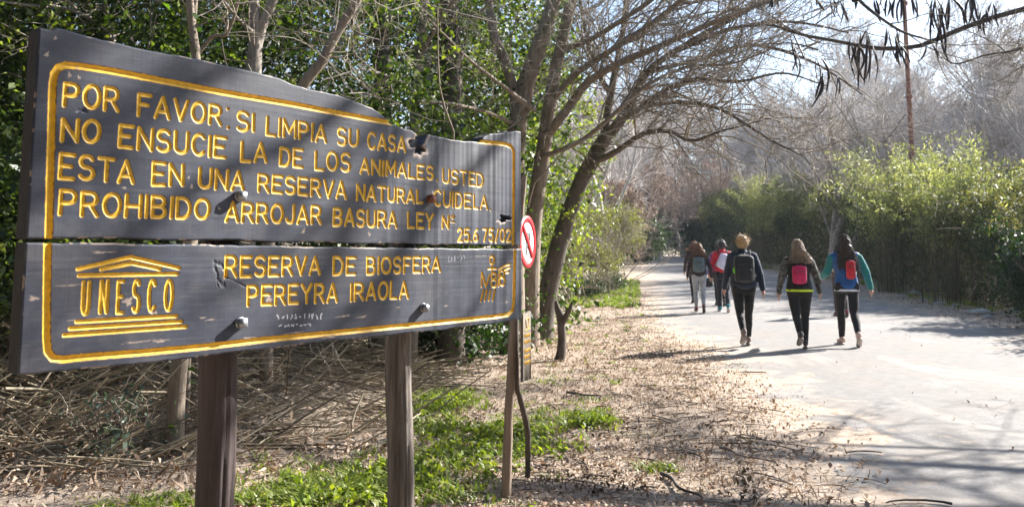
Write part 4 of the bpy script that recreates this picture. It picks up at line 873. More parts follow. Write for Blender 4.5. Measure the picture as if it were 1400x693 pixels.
# --- right side: tall bamboo hedge, shade below and sun on top partly put in by leaf colour
HL = np.array([(11.2, 4, 2.9), (10.9, 10, 2.9), (11.0, 15.5, 2.75), (11.7, 18, 2.9), (13.0, 23.3, 3.6), (15.0, 32, 4.5), (16.6, 42, 5.0), (17.6, 55, 5.2), (18.6, 78, 5.6)])
def hedge():
    r = rng_(71); root = empty('bamboo_hedge', (12.5, 20, float(H(12.5, 20))))
    tag(root, 'long tall bamboo hedge along the right side, shaded below and sunlit on top', 'hedge')
    n = 17000
    s = r.uniform(0, 1, n) ** .9; y = 5 + s * 72; x0 = np.interp(y, HL[:, 1], HL[:, 0]); h = .84 * np.interp(y, HL[:, 1], HL[:, 2]) * (1 + .15 * np.sin(y * .83 + .6) + .11 * np.sin(y * 1.9 + 1) + .06 * np.sin(y * 5.1))
    dep = r.uniform(0, 1, n) ** 1.2 * 3.4; f = r.uniform(0, 1, n) ** .85
    top = r.random(n) < .38; f = np.where(top, r.uniform(.82, 1.08, n), f)
    lump = sinnoise(np.stack([y * 1.1, f * 3.2, 0 * y], 1), 1.3, 5); bulge = -.75 * lump - .75 * smooth01(.55, .85, f) + .9 * smooth01(.86, 1.06, f)
    f = f * (1 + .13 * lump * (f > .6)); z = base(y) + f * h * (1 - .07 * (dep / 3.4) ** 2)
    C = np.stack([x0 + dep + bulge + .25, y, z + .05], 1)
    C = C[sinnoise(C, 1.3, 4) > -.42]
    P = clump_points(C, 22, .29, 72); 
    V, Fq = leaves(P, .15, .27, .5, 73, axis=(-.1, -.1, -.3), axis_w=.6); mesh_obj('foliage', V, Fq, MT['leaf_bamboo'], root)
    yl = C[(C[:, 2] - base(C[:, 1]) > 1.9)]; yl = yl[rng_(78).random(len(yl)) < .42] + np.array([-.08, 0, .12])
    V, Fq = leaves(clump_points(yl, 14, .27, 79), .13, .30, .6, 80); mesh_obj('sunlit_tint_leaves', V, Fq, MT['leaf_sunlit'], root)  # paler leaf colour gives the upper hedge its sunlit look
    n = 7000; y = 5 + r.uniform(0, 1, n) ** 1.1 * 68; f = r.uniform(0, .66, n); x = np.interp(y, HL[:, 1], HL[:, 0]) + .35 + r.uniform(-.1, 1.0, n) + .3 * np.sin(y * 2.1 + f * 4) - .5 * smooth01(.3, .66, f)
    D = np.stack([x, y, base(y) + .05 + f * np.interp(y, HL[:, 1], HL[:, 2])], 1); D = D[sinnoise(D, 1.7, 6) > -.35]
    V, Fq = leaves(clump_points(D, 16, .34, 81), .17, .22, .3, 82, axis=(-.15, -.1, -.5)); mesh_obj('shade_tint_foliage', V, Fq, MT['leaf_dark'], root)  # darker leaf colour stands in for the shade low in the hedge
    polys = []
    for k in range(800):
        y = 5 + r.uniform(0, 1) ** 1.2 * 60; x = np.interp(y, HL[:, 1], HL[:, 0]) + r.uniform(-.05, 1.8); hh = np.interp(y, HL[:, 1], HL[:, 2]) * r.uniform(.55, 1.05)
        b = float(base(y)) - .02; lean = r.normal(0, .10, 2); t = np.linspace(0, 1, 6)
        P = np.stack([x + lean[0] * hh * t - .15 * t ** 3, y + lean[1] * hh * t, b + hh * t], 1); polys.append((P, np.linspace(.011, .004, 6)))
    V, Fq = tubes(polys, 4); o = mesh_obj('canes', V, Fq, MT['cane'], root); o["kind"] = 'stuff'
    n = 4500; y = 5 + r.uniform(0, 1, n) ** 1.3 * 60; x = np.interp(y, HL[:, 1], HL[:, 0]) + r.uniform(-.25, .8, n); z = base(y) + r.uniform(.05, 2.2, n)
    V, Fq = leaves(np.stack([x, y, z], 1), .24, .12, .1, 75, axis=(0, 0, -1.2)); mesh_obj('dead_leaves', V, Fq, MT['litter'], root)["kind"] = 'stuff'
    # taller sprays above the hedge
    for (px_, Yd, hgt, wd, lab) in ((1215, 27, 5.6, 1.0, 'tall yellow-green bamboo spray rising in front of the rusty pole'), (1300, 22, 4.9, 1.2, 'tall yellow-green bamboo spray right of the rusty pole'), (1040, 46, 6.2, 1.2, 'feathery reddish-green bamboo spray above the far end of the hedge')):
        X = gz(px_, Yd); rt = empty('bamboo_clump', (X, Yd, float(H(X, Yd)))); tag(rt, lab, 'bamboo')
        polys = []; C = []
        for k in range(46):
            a = r.normal(0, .13, 2); L = hgt * r.uniform(.7, 1.06); t = np.linspace(0, 1, 8)
            P = np.stack([X + r.normal(0, wd * .3) + a[0] * L * t ** 2.2 * 1.6, Yd + r.normal(0, wd * .3) + a[1] * L * t ** 2.2 * 1.6, float(base(Yd)) + L * (t - .10 * t ** 4)], 1)
            polys.append((P, np.linspace(.014, .003, 8)))
            q = r.uniform(3.2, 6.9, 26); i = q.astype(int); f = (q - i)[:, None]; C.append(P[i] * (1 - f) + P[i + 1] * f)
        V, Fq = tubes(polys, 5); mesh_obj('canes', V, Fq, MT['cane'], rt)
        V, Fq = leaves(clump_points(np.concatenate(C), 9, .22, 76), .17, .17, .2, 77, axis=(-.1, -.1, -.6)); mesh_obj('foliage', V, Fq, MT['leaf_sunlit'], rt)
hedge()

# --- bare trees behind the hedge and at the bend
def bare(seed, Ht, lev=4, kids=(5, 8), ang=(18, 48), rmin=.006, multi=1, spread=.0):
    r = rng_(seed); out = {}
    for k in range(multi):
        d = (r.normal(0, spread), r.normal(0, spread), 1); grow((r.normal(0, .1 * multi), r.normal(0, .1 * multi), -.1), d, Ht * r.uniform(.55, .7), Ht * .018, lev, out, r, 7, .10, kids, ang, (.45, .72), .06, rmin, .55, .22)
    big = [p for l in out for p in out[l] if l >= lev - 1]; small = [p for l in out for p in out[l] if l < lev - 1]
    return tubes(big, 7), tubes(small, 3)
def woods():
    r = rng_(202)
    protos = [bare(300 + k, 13.5 + k * .7, 4, (6, 8), (18, 55), .009) for k in range(4)]
    pts = []
    for k in range(84):
        y = r.uniform(28, 75); x = np.interp(y, HL[:, 1], HL[:, 0]) + 3.5 + r.uniform(0, 26) ; pts.append((x, y, r.uniform(.68, .95) + (y - 28) / 47 * .40))
    for k in range(40): pts.append((r.uniform(2, 75), r.uniform(80, 105), r.uniform(.9, 1.45)))
    for k in range(14): pts.append((r.uniform(-34, 2), r.uniform(22, 60), r.uniform(.8, 1.2)))
    for k in range(12):
        y = r.uniform(30, 66); pts.append((float(xl(y)) - r.uniform(1.5, 6), y, r.uniform(.75, 1.15)))
    for k in range(14): pts.append((r.uniform(14, 40), r.uniform(82, 105), r.uniform(1.5, 1.9)))
    Vs = []; Fs = []; n = 0; B = []; BF = []; nb = 0
    for (x, y, s) in pts:
        (Vb, Fb), (Vt, Ft) = protos[r.integers(0, 4)]; a = r.uniform(0, 6.28); c, s_ = math.cos(a), math.sin(a); M = np.array([[c, -s_, 0], [s_, c, 0], [0, 0, 1]]).T * s
        o = np.array([x, y, float(base(y))])
        Vs.append(Vt @ M + o); Fs.append(Ft + n); n += len(Vt); Vs.append(Vb @ M + o); Fs.append(Fb + n); n += len(Vb)
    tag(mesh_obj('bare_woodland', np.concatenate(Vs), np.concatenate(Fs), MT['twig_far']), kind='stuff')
    # the one bare tree that stands out behind the hedge
    X = gz(1122, 38); (Vb, Fb), (Vt, Ft) = bare(411, 11.5, 4, (5, 7), (16, 44), .007, 4, .32); o = np.array([X, 38, float(base(38))])
    rt = empty('spreading_bare_tree', tuple(o)); tag(rt, 'many-stemmed bare tree rising behind the middle of the hedge', 'tree')
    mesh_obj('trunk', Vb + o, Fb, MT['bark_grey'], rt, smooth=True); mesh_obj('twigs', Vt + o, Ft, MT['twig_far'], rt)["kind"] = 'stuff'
    # brown seed-hung trees over the bend of the road
    for k, (px_, Yd, s, lab) in enumerate(((865, 40, .62, 'brown twiggy tree overhanging the left of the far road'), (935, 72, 1.05, 'brown twiggy tree above the far end of the road'), (985, 78, 1.1, 'brown twiggy tree right of the far end of the road'), (900, 60, .8, 'low brown twiggy tree leaning over the far road'))):
        X = gz(px_, Yd) - (1.2 if k in (0, 3) else 0); (Vb, Fb), (Vt, Ft) = bare(500 + k, 10.5, 4, (6, 8), (28, 70), .008, 2, .25); o = np.array([X, Yd, float(base(Yd))])
        rt = empty('seed_hung_tree', tuple(o)); tag(rt, lab, 'tree')
        mesh_obj('trunk', Vb * s + o, Fb, MT['bark_dark'], rt, smooth=True); mesh_obj('twigs', Vt * s + o, Ft, MT['twig_pink'], rt)["kind"] = 'stuff'
        tips = Vt[r.integers(0, len(Vt), 7000)] * s + o; V, Fq = leaves(tips, .19, .35, 0, 510 + k, axis=(0, 0, -1)); mesh_obj('seed_clusters', V, Fq, MT['twig_pink'], rt)["kind"] = 'stuff'
woods()

def bush(name, label, x, Y, wd, dp, ht, mat, n, per, ls, asp, seed, z0=0.0, thr=-.3, stems=12, group=None, sc=1.4):
    r = rng_(seed); X = gz(x, Y); b = float(H(X, Y)); root = empty(name, (X, Y, b)); tag(root, label, 'bush', group)
    D = r.normal(size=(n, 3)); D /= np.linalg.norm(D, axis=1, keepdims=True); D *= (r.uniform(0.2, 1, n) ** .5 * (.8 + .55 * sinnoise(D, 2.6, seed + 9)))[:, None]
    C = np.stack([X + D[:, 0] * wd / 2, Y + D[:, 1] * dp / 2, b + z0 + (D[:, 2] * .5 + .5) * ht], 1); C += r.normal(0, .12, C.shape) * wd * .2
    C = C[(sinnoise(C, sc, seed) > thr)]; C[:, 2] = np.maximum(C[:, 2], b + .04)
    V, Fq = leaves(clump_points(C, per, .06 + ls * 2.4, seed + 1), ls, asp, .4, seed + 2); mesh_obj('foliage', V, Fq, mat, root)
    out = {}
    for k in range(stems):
        grow((X + r.normal(0, wd * .14), Y + r.normal(0, dp * .14), b - .05), (r.normal(0, .45), r.normal(0, .45), 1), ht * r.uniform(.6, 1.1), .018, 2, out, r, 6, .15, (4, 7), (20, 50), (.4, .7), .03, .004)
    V, Fq = tubes([p for l in out.values() for p in l], 4); mesh_obj('stems', V, Fq, MT['twig'], root)
    return root
bush('verge_bush', 'loose olive-green bush with bare twigs left of the road', 812, 26, 2.6, 3, 3.1, MT['leaf_bush'], 700, 20, .085, .4, 601, .1, -.35, 20)
bush('verge_bush', 'taller olive-green bush nearest the far road edge on the left', 848, 34, 2.4, 3, 3.6, MT['leaf_bush'], 700, 20, .10, .4, 602, .1, -.35, 16)
bush('verge_bush', 'olive bush close behind the leaning dark trunk', 775, 22, 2.2, 2.6, 3.0, MT['leaf_bush'], 560, 20, .075, .45, 603, .1, -.35, 16)
bush('low_bush', 'low dark green bush at the foot of the olive bushes', 800, 24.5, 1.5, 1, .75, MT['leaf_dark'], 160, 18, .07, .5, 604, 0, -.5, 4)
bush('low_bush', 'low dark green bush beside the left road edge', 832, 27, 1.3, 1, .7, MT['leaf_dark'], 150, 18, .07, .5, 605, 0, -.5, 4)
bush('dark_leaf_mass', 'dark leaf mass standing in for shade at the right edge before the hedge', 1408, 14.4, 1.2, 1.0, 2.0, MT['leaf_dark'], 260, 18, .08, .6, 611, 0, -.6, 6)  # leaf mass added to fill a dark shaded spot beside the hedge
bush('grey_shrub', 'pale grey-green shrub at the end of the road', 893, 66, 2.7, 2, 4.2, MT['leaf_grey'], 360, 16, .2, .3, 606, 0, -.2, 8)
for k, (x, Y, wd, ht, lab) in enumerate(((868, 62, 3.6, 3.8, 'dark evergreen left of the pale grey-green shrub'), (930, 80, 7, 6.0, 'dark evergreen closing the end of the road'), (965, 78, 6, 5.0, 'dark evergreen behind the walkers in red and grey'), (890, 86, 9, 7.2, 'tallest dark evergreen behind the pale shrub'), (1000, 70, 4.5, 4.6, 'dark evergreen where the hedge meets the bend'), (912, 76, 6.5, 4.6, 'broad dark evergreen between the pale shrub and the walkers'), (875, 54, 2.6, 3.4, 'dark evergreen beside the left edge of the far road'), (950, 82, 11, 7.5, 'wide dark evergreen mass filling the bend behind the walkers'))):
    bush('evergreen_bush', lab, x, Y, wd, 3, ht, MT['leaf_dark'], 520, 18, .26, .45, 620 + k, 0, -.5, 4)
for k, (x, Y, wd, ht, lab) in enumerate(((700, 30, 6, 6, 'dense green bush behind the tan tree'), (640, 24, 6, 7, 'dense green bush behind the darkest ivied trunk'), (790, 46, 7, 5.5, 'dense green bush far behind the olive bushes'))):
    bush('green_bush', lab, x, Y, wd, 4, ht, MT['leaf_privet'], 620, 18, .16, .5, 640 + k, 0, -.35, 8)

def pole():
    X = gz(1254, 30); b = float(base(30)); root = empty('utility_pole', (X, 30, b)); tag(root, 'rusty red-brown steel pole standing behind the hedge', 'pole')
    t = np.linspace(0, 1, 14); P = np.stack([X + 0 * t - .02 * t, 30 + 0 * t, b + 13 * t], 1); V, Fq = tubes([(P, np.interp(t, [0, 1], [.105, .075]))], 16); mesh_obj('shaft', V, Fq, MT['rust'], root, smooth=True)
    for z in (3.6, 7.4, 11.2):
        P = np.array([(X, 30, b + z), (X, 30, b + z + .12)]); V, Fq = tubes([(P, np.array([.118, .118]))], 16); mesh_obj('collar', V, Fq, MT['rust'], root, smooth=True)
pole()

# ------------------------------------------------------------------ people
TMP = bpy.data.scenes.new('remesh_work')
def rc(p0, p1, r0, r1, n=14, flat=None):   # rounded cone, optionally flattened: flat = (axis vector, factor)
    p0 = np.array(p0, float); p1 = np.array(p1, float); d = p1 - p0; L = np.linalg.norm(d)
    t = np.array([0.0]) if L < 1e-6 else d / L
    if L < 1e-6: d = np.array([0, 0, 1.]); t = d
    a = np.linspace(-math.pi / 2, 0, 6); b = np.linspace(0, math.pi / 2, 6)
    cs = [(p0 + t * r0 * math.sin(x), max(r0 * math.cos(x), 1e-4)) for x in a] + [(p1 + t * r1 * math.sin(x), max(r1 * math.cos(x), 1e-4)) for x in b]
    V, q = tube_closed(np.array([c for c, _ in cs]), np.array([r for _, r in cs]), np.array([r for _, r in cs]), t, n)
    return V, q
def tube_closed(P, rx, ry, t, n, side=None):
    ref = np.array([1., 0, 0]) if side is None else np.array(side, float)
    if abs(ref.dot(t)) > .9: ref = np.array([0, 1., 0])
    u = ref - ref.dot(t) * t; u /= np.linalg.norm(u); v = np.cross(t, u); a = np.linspace(0, 2 * math.pi, n, endpoint=False)
    ring = P[:, None] + rx[:, None, None] * np.cos(a)[None, :, None] * u + ry[:, None, None] * np.sin(a)[None, :, None] * v
    m = len(P); i = np.arange(m * n).reshape(m, n)
    q = np.stack([i[:-1], np.roll(i[:-1], -1, 1), np.roll(i[1:], -1, 1), i[1:]], -1).reshape(-1, 4)
    V = np.vstack([ring.reshape(-1, 3), P[0], P[-1]]); c0, c1 = m * n, m * n + 1
    t0 = np.stack([np.roll(i[0], -1), i[0], np.full(n, c0)], -1); t1 = np.stack([i[-1], np.roll(i[-1], -1), np.full(n, c1)], -1)
    return V, [q, np.vstack([t0, t1])]
def loft(rows, n=20, side=(1, 0, 0)):     # rows: (x, y, z, rx, ry) along mostly z, closed with domes
    S = spline(rows, max(10, len(rows) * 3)); P = S[:, :3]; rx = S[:, 3]; ry = S[:, 4]
    t = P[-1] - P[0]; t /= np.linalg.norm(t)
    def dome(end, sg):
        k = [(P[end] + sg * t * min(rx[end], ry[end]) * .5 * math.sin(a), math.cos(a)) for a in (.5, 1.0, 1.45)]
        return k
    d0 = dome(0, -1)[::-1]; d1 = dome(-1, 1)
    P2 = np.vstack([[c for c, _ in d0], P, [c for c, _ in d1]]); f0 = [f for _, f in d0]; f1 = [f for _, f in d1]
    rx2 = np.concatenate([rx[0] * np.array(f0), rx, rx[-1] * np.array(f1)]); ry2 = np.concatenate([ry[0] * np.array(f0), ry, ry[-1] * np.array(f1)])
    return tube_closed(P2, rx2, ry2, t, n, side)
def ball(c, r, n=14):
    r = np.array(r, float) * np.ones(3); a = np.linspace(-math.pi / 2, math.pi / 2, 10)
    P = np.array([[c[0], c[1], c[2] + r[2] * math.sin(x)] for x in a]); k = np.array([max(math.cos(x), .01) for x in a])
    return tube_closed(P, r[0] * k, r[1] * k, np.array([0, 0, 1.]), n)

def remesh(name, parts, voxel, mat, parent, it=4, push=0.0, seed=0):
    V, Fq = join(parts); me = bpy.data.meshes.new('w'); me.from_pydata(V.tolist(), [], [list(map(int, f)) for a in Fq for f in a])
    ob = bpy.data.objects.new('w', me); TMP.collection.objects.link(ob)
    m = ob.modifiers.new('r', 'REMESH'); m.mode = 'VOXEL'; m.voxel_size = voxel
    s = ob.modifiers.new('s', 'SMOOTH'); s.iterations = it; s.factor = .5
    vl = TMP.view_layers[0]; vl.update(); dg = vl.depsgraph
    out = bpy.data.meshes.new_from_object(ob.evaluated_get(dg), depsgraph=dg)
    bpy.data.objects.remove(ob); bpy.data.meshes.remove(me)
    if push:
        n = len(out.vertices); co = np.empty(n * 3, np.float32); out.vertices.foreach_get('co', co); co = co.reshape(-1, 3).astype(float)
        nr = np.empty(n * 3, np.float32); out.vertices.foreach_get('normal', nr); nr = nr.reshape(-1, 3)
        co += nr * (sinnoise(co * [1, 1, .8], 26, seed) * push + sinnoise(co * [1, 1, 1.6], 52, seed + 1) * push * .5)[:, None]
        out.vertices.foreach_set('co', co.astype(np.float32).ravel())
    out.materials.clear(); out.materials.append(mat); out.polygons.foreach_set('use_smooth', np.ones(len(out.polygons), bool)); out.update()
    out.name = name; o = bpy.data.objects.new(name, out); COL.objects.link(o); o.parent = parent; return o

def skin_mat(name, c):
    m, n, b = M_new(name); f = noise(n, coords(n), 30, 4, .5)
    n.links.new(ramp(n, f, [(.3, tuple(x * .88 for x in c)), (.7, c)]).outputs[0], b.inputs["Base Color"]); b.inputs["Roughness"].default_value = .5
    b.inputs["Subsurface Weight"].default_value = .12; b.inputs["Subsurface Radius"].default_value = (.01, .004, .002); return m
SKIN = skin_mat('skin', (0.56, 0.33, 0.25))
def hair_mat(name, cols):
    m, n, b = M_new(name); g = n.nodes.new("ShaderNodeNewGeometry"); v = coords(n, (1, 1, .12)); f = noise(n, v, 60, 5, .6)
    ad = N_(n, "ShaderNodeMath", operation='ADD'); n.links.new(f, ad.inputs[0]); n.links.new(g.outputs["Random Per Island"], ad.inputs[1])
    h = N_(n, "ShaderNodeMath", operation='MULTIPLY'); n.links.new(ad.outputs[0], h.inputs[0]); h.inputs[1].default_value = .5
    rp = ramp(n, h.outputs[0], [(.15 + .7 * i / (len(cols) - 1), c) for i, c in enumerate(cols)]); n.links.new(rp.outputs[0], b.inputs["Base Color"])
    b.inputs["Roughness"].default_value = .42; b.inputs["Sheen Weight"].default_value = .4; bump(n, b, f, .5, .01)
    t = n.nodes.new("ShaderNodeBsdfTranslucent"); n.links.new(rp.outputs[0], t.inputs[0]); mx = n.nodes.new("ShaderNodeMixShader"); mx.inputs[0].default_value = .3
    n.links.new(b.outputs[0], mx.inputs[1]); n.links.new(t.outputs[0], mx.inputs[2]); n.links.new(mx.outputs[0], n.nodes["Material Output"].inputs[0]); return m
HAIR = dict(blond=hair_mat('blond_hair', [(.22, .13, .06), (.42, .28, .13), (.66, .48, .27)]), wavy=hair_mat('ash_blond_hair', [(.09, .055, .032), (.30, .20, .12), (.76, .62, .44)]),
            dark=hair_mat('dark_brown_hair', [(.018, .011, .009), (.05, .029, .02), (.19, .115, .07)]), auburn=hair_mat('auburn_hair', [(.09, .035, .014), (.26, .11, .04), (.52, .26, .10)]), black=hair_mat('black_hair', [(.008, .006, .006), (.022, .015, .013), (.05, .034, .028)]))

def person(label, px_, Y, Hm, turn, legs, arms, hair, look, seed, build=1.0):
    """legs: (thigh fwd deg, knee bend deg, foot pitch) for left, right; arms: (fwd, abduct, elbow bend) for left, right"""
    X = gz(px_, Y); k = Hm / 1.65
    root = empty('person', (X, Y, 0)); tag(root, label, 'person', 'walkers on the road')
    HZ = .865; bw = build
    hips = [np.array([-.088, 0, HZ]), np.array([.088, 0, HZ])]; J = []
    for (a, kb, fp), h in zip(legs, hips):
        a = R(a); s = h[0] / abs(h[0]); d = np.array([-.035 * s, math.sin(a), -math.cos(a)]); d /= np.linalg.norm(d); kn = h + d * .40
        c = a - R(kb); d2 = np.array([-.02 * s, math.sin(c), -math.cos(c)]); an = kn + d2 * .39
        fa = R(fp); fd = np.array([.10 * s, math.cos(fa), math.sin(fa)]); fd /= np.linalg.norm(fd); up = np.array([0, -math.sin(fa), math.cos(fa)])
        heel = an - up * .055 - fd * .05; toe = an - up * .062 + fd * .165
        J.append((h, kn, an, heel, toe, up, fd))
    zmin = min(min(j[3][2], j[4][2]) for j in J) - .026
    def S(p): return (np.asarray(p, float) - [0, 0, zmin]) * k
    def sc(parts): return [((v - np.array([0, 0, zmin])) * k, f) for v, f in parts]
    ct = np.array([0, .03, 0])            # slight forward lean at the shoulders
    SH = [np.array([-.172 * (.94 + .06 * bw), .02, 1.345]), np.array([.172 * (.94 + .06 * bw), .02, 1.345])]; A = []
    for (f, ab, eb), s0 in zip(arms, SH):
        sg = s0[0] / abs(s0[0]); f = R(f); ab = R(ab)
        d = np.array([sg * math.sin(ab), math.sin(f) * math.cos(ab), -math.cos(f) * math.cos(ab)]); e = s0 + d * .285
        g = f + R(eb); d2 = np.array([sg * math.sin(ab * .55), math.sin(g) * math.cos(ab * .55), -math.cos(g) * math.cos(ab * .55)]); wv = e + d2 * .24
        A.append((s0, e, wv, d2, sg))
    # the body, one continuous skin
    B = [ball((0, .045, 1.535), (.073, .093, .113)), ball((0, .075, 1.475), (.052, .062, .05)), rc((0, .012, 1.36), (0, .03, 1.47), .056, .05),
         rc((0, .125, 1.515), (0, .145, 1.50), .012, .014), ball((-.03, .118, 1.475), (.02, .012, .008)), ball((.03, .118, 1.475), (.02, .012, .008)),
         ball((-.076, .04, 1.525), (.010, .022, .032)), ball((.076, .04, 1.525), (.010, .022, .032)),
         loft([(0, 0, .83, .14, .10), (0, 0, .95, .135, .095), (0, .01, 1.06, .118, .088), (0, .015, 1.2, .14, .10), (0, .015, 1.32, .14, .09), (0, .015, 1.38, .07, .06)])]
    for h, kn, an, heel, toe, up, fd in J:
        B += [rc(h, kn, .075, .047), rc(kn, kn + (an - kn) * .4, .047, .048), rc(kn + (an - kn) * .4, an, .048, .034), rc(an, an - up * .03, .034, .034), rc(heel + up * .03, toe + up * .01, .028, .02)]
    for s0, e, wv, d2, sg in A:
        B += [rc(s0, e, .046, .036), rc(e, wv, .037, .025)]
        o_ = np.cross(d2, [sg, 0, 0]); o_ /= np.linalg.norm(o_); fwd = o_ if o_[1] > 0 else -o_; inn = np.array([-sg, 0, 0.])
        pm = wv + d2 * .055; B += [rc(wv, pm, .024, .030), rc(pm - fwd * .022, pm + fwd * .022 + d2 * .02, .019, .019)]
        for q, (o2, L) in enumerate(((.031, .068), (.011, .078), (-.010, .072), (-.030, .056))):
            b0 = wv + d2 * .075 + fwd * o2; b1 = b0 + d2 * L * .5 + fwd * o2 * .12 + inn * .005; b2 = b1 + d2 * L * .42 + inn * .018; B += [rc(b0 - d2 * .02, b1, .0100, .0092, 8), rc(b1, b2, .0092, .0078, 8)]
        t0 = wv + d2 * .028 + fwd * .022; t1 = t0 + d2 * .03 + fwd * .03 + inn * .008; B += [rc(t0, t1, .0135, .0115, 8), rc(t1, t1 + d2 * .03 + fwd * .006 + inn * .008, .0115, .009, 8)]
    remesh('body', sc(B), .0085, SKIN, root, 3)
    for sx in (-1, 1):
        V, q = sc([ball((sx * .031, .127, 1.535), (.012, .008, .010), 10)])[0]; mesh_obj('eye', V, q, look.get('eye', MT['black']), root, smooth=True, world=False)
    # trousers
    T = [loft([(0, -.004, .80, .15 * bw, .105), (0, -.008, .88, .168 * bw, .122 * bw), (0, 0, .98, .140 * bw, .105 * bw), (0, .005, 1.04, .125 * bw, .098 * bw)])]
    for h, kn, an, heel, toe, up, fd in J:
        sx = h[0] / abs(h[0]); T += [rc(h + np.array([sx * .004, -.05, .01]), h + np.array([sx * .004, -.045, -.03]), .094 * bw, .088 * bw), rc(h + np.array([sx * .004, -.005, -.02]), kn, .094 * bw, .061 * (.6 + .4 * bw)),
              rc(kn, kn + (an - kn) * .35 + np.array([0, -.012, 0]), .060, .058), rc(kn + (an - kn) * .35 + np.array([0, -.012, 0]), an + (kn - an) * .06, .058, look.get('cuff', .041))]
    remesh('trousers', sc(T), .011, look['legs'], root, 4, .0035, seed)
    # jacket
    hem = look.get('hem', .84); jb = look.get('jb', 1.0)
    t_ = [(0, -.018, hem, .182 * bw * jb, .156 * bw * jb), (0, -.004, hem + .1, .168 * bw * jb, .128 * bw * jb), (0, .01, 1.08, .150 * bw * jb, .118 * jb), (0, .015, 1.2, .170 * jb, .128 * jb), (0, .012, 1.30, .178 * jb, .118 * jb), (0, .012, 1.365, .135, .09), (0, .015, 1.41, .075, .07)]
    Jk = [loft(t_)]
    for s0, e, wv, d2, sg in A:
        Jk += [rc(s0 + np.array([-sg * .03, 0, -.012]), s0 + np.array([-sg * .012, 0, -.012]), .062 * jb, .060 * jb), rc(s0 + np.array([-sg * .012, 0, -.012]), e, .060 * jb, .050 * jb), rc(e, wv - d2 * .005, .050 * jb, .039 * jb)]
    if look.get('collar', True): Jk.append(rc((0, .012, 1.40), (0, .022, 1.435), .072, .068))
    if look.get('hood'): Jk.append(ball((0, -.075, 1.40), (.11, .06, .075)))
    jk = remesh('jacket', sc(Jk), .011, look['top'], root, 4, .0045, seed + 3)
    if 'band' in look:
        zb = look['bandh']; V, q = tube_closed(np.array([(0, -.02, zb + .004), (0, -.02, zb), (0, -.018, zb + .016), (0, -.016, zb + .032), (0, -.016, zb + .03)]), np.array([.179, .191, .190, .187, .165]) * bw, np.array([.146, .158, .156, .153, .125]) * bw, np.array([0, 0, 1.]), 32)
        V, q = sc([(V, q)])[0]; mesh_obj('shirt_hem', V, q, look['band'], root, smooth=True, world=False)
    if 'yoke' in look:                    # differently coloured sleeves
        for s0, e, wv, d2, sg in A:
            remesh('sleeve', sc([rc(s0 + (e - s0) * .16, e, .065 * jb, .056 * jb), rc(e, wv - d2 * .003, .056 * jb, .044 * jb)]), .011, look['yoke'], root, 3, .0045, seed + 5)
    # shoes
    for h, kn, an, heel, toe, up, fd in J:
        sh = remesh('shoe', sc([rc(heel + up * .036, heel + up * .036 + fd * .06, .036, .036), rc(heel + up * .03 + fd * .06, toe + up * .018, .036, .027), rc(an - up * .01, an + up * .015, .043, .044), rc(heel + up * .06, an, .036, .04)]), .009, look['shoe'], root, 3)
        P = np.linspace(heel - fd * .012, toe + fd * .016, 9); wdt = np.array([.016, .033, .036, .034, .033, .037, .040, .034, .014])
        side_ = np.cross(fd, up); Vt = np.vstack([P + side_ * wdt[:, None] - up * .006, P - side_ * wdt[:, None] - up * .006, P + side_ * wdt[:, None] - up * .026, P - side_ * wdt[:, None] - up * .026]); i = np.arange(9)
        a, b, c, d = i, i + 9, i + 18, i + 27
        q = np.vstack([np.stack([a[:-1], a[1:], b[1:], b[:-1]], -1), np.stack([c[:-1], d[:-1], d[1:], c[1:]], -1), np.stack([a[:-1], c[:-1], c[1:], a[1:]], -1), np.stack([b[:-1], b[1:], d[1:], d[:-1]], -1), [[a[0], b[0], d[0], c[0]]], [[a[-1], c[-1], d[-1], b[-1]]]])
        o = mesh_obj('sole', S(Vt), q, look['sole'], sh, world=False); o.parent = sh
    # hair
    r = rng_(seed + 50); hm, style, ln = hair; Hp = [ball((0, .028, 1.552), (.088, .100, .113)), ball((0, -.012, 1.53), (.085, .075, .10))]
    if style == 'short':
        Hp += [ball((0, -.02, 1.60), (.075, .08, .06)), ball((.02, -.045, 1.53), (.07, .05, .07)), ball((-.03, .0, 1.615), (.05, .06, .04))]
    elif style == 'bun':
        Hp += [ball((0, -.05, 1.575), (.055, .05, .055)), ball((0, -.03, 1.50), (.06, .05, .05))]
    else:
        wd = .095 if style == 'long' else .115
        z1 = 1.50 - ln * .85; Hp += [loft([(0, -.085, z1, wd * .6, .016), (0, -.10, z1 + ln * .35, wd * .8, .026), (0, -.085, z1 + ln * .7, wd * .9, .038), (0, -.04, 1.50, .080, .06)])]
        if style == 'curly':
            for q in range(34): Hp.append(ball((r.normal(0, .085), -.05 + r.normal(0, .035), r.uniform(z1, 1.58)), r.uniform(.02, .04)))
    ho = remesh('hair', sc(Hp), .010, HAIR[hm], root, 3, .016 if style in ('curly', 'wavy') else .010, seed + 7)
    polys = []
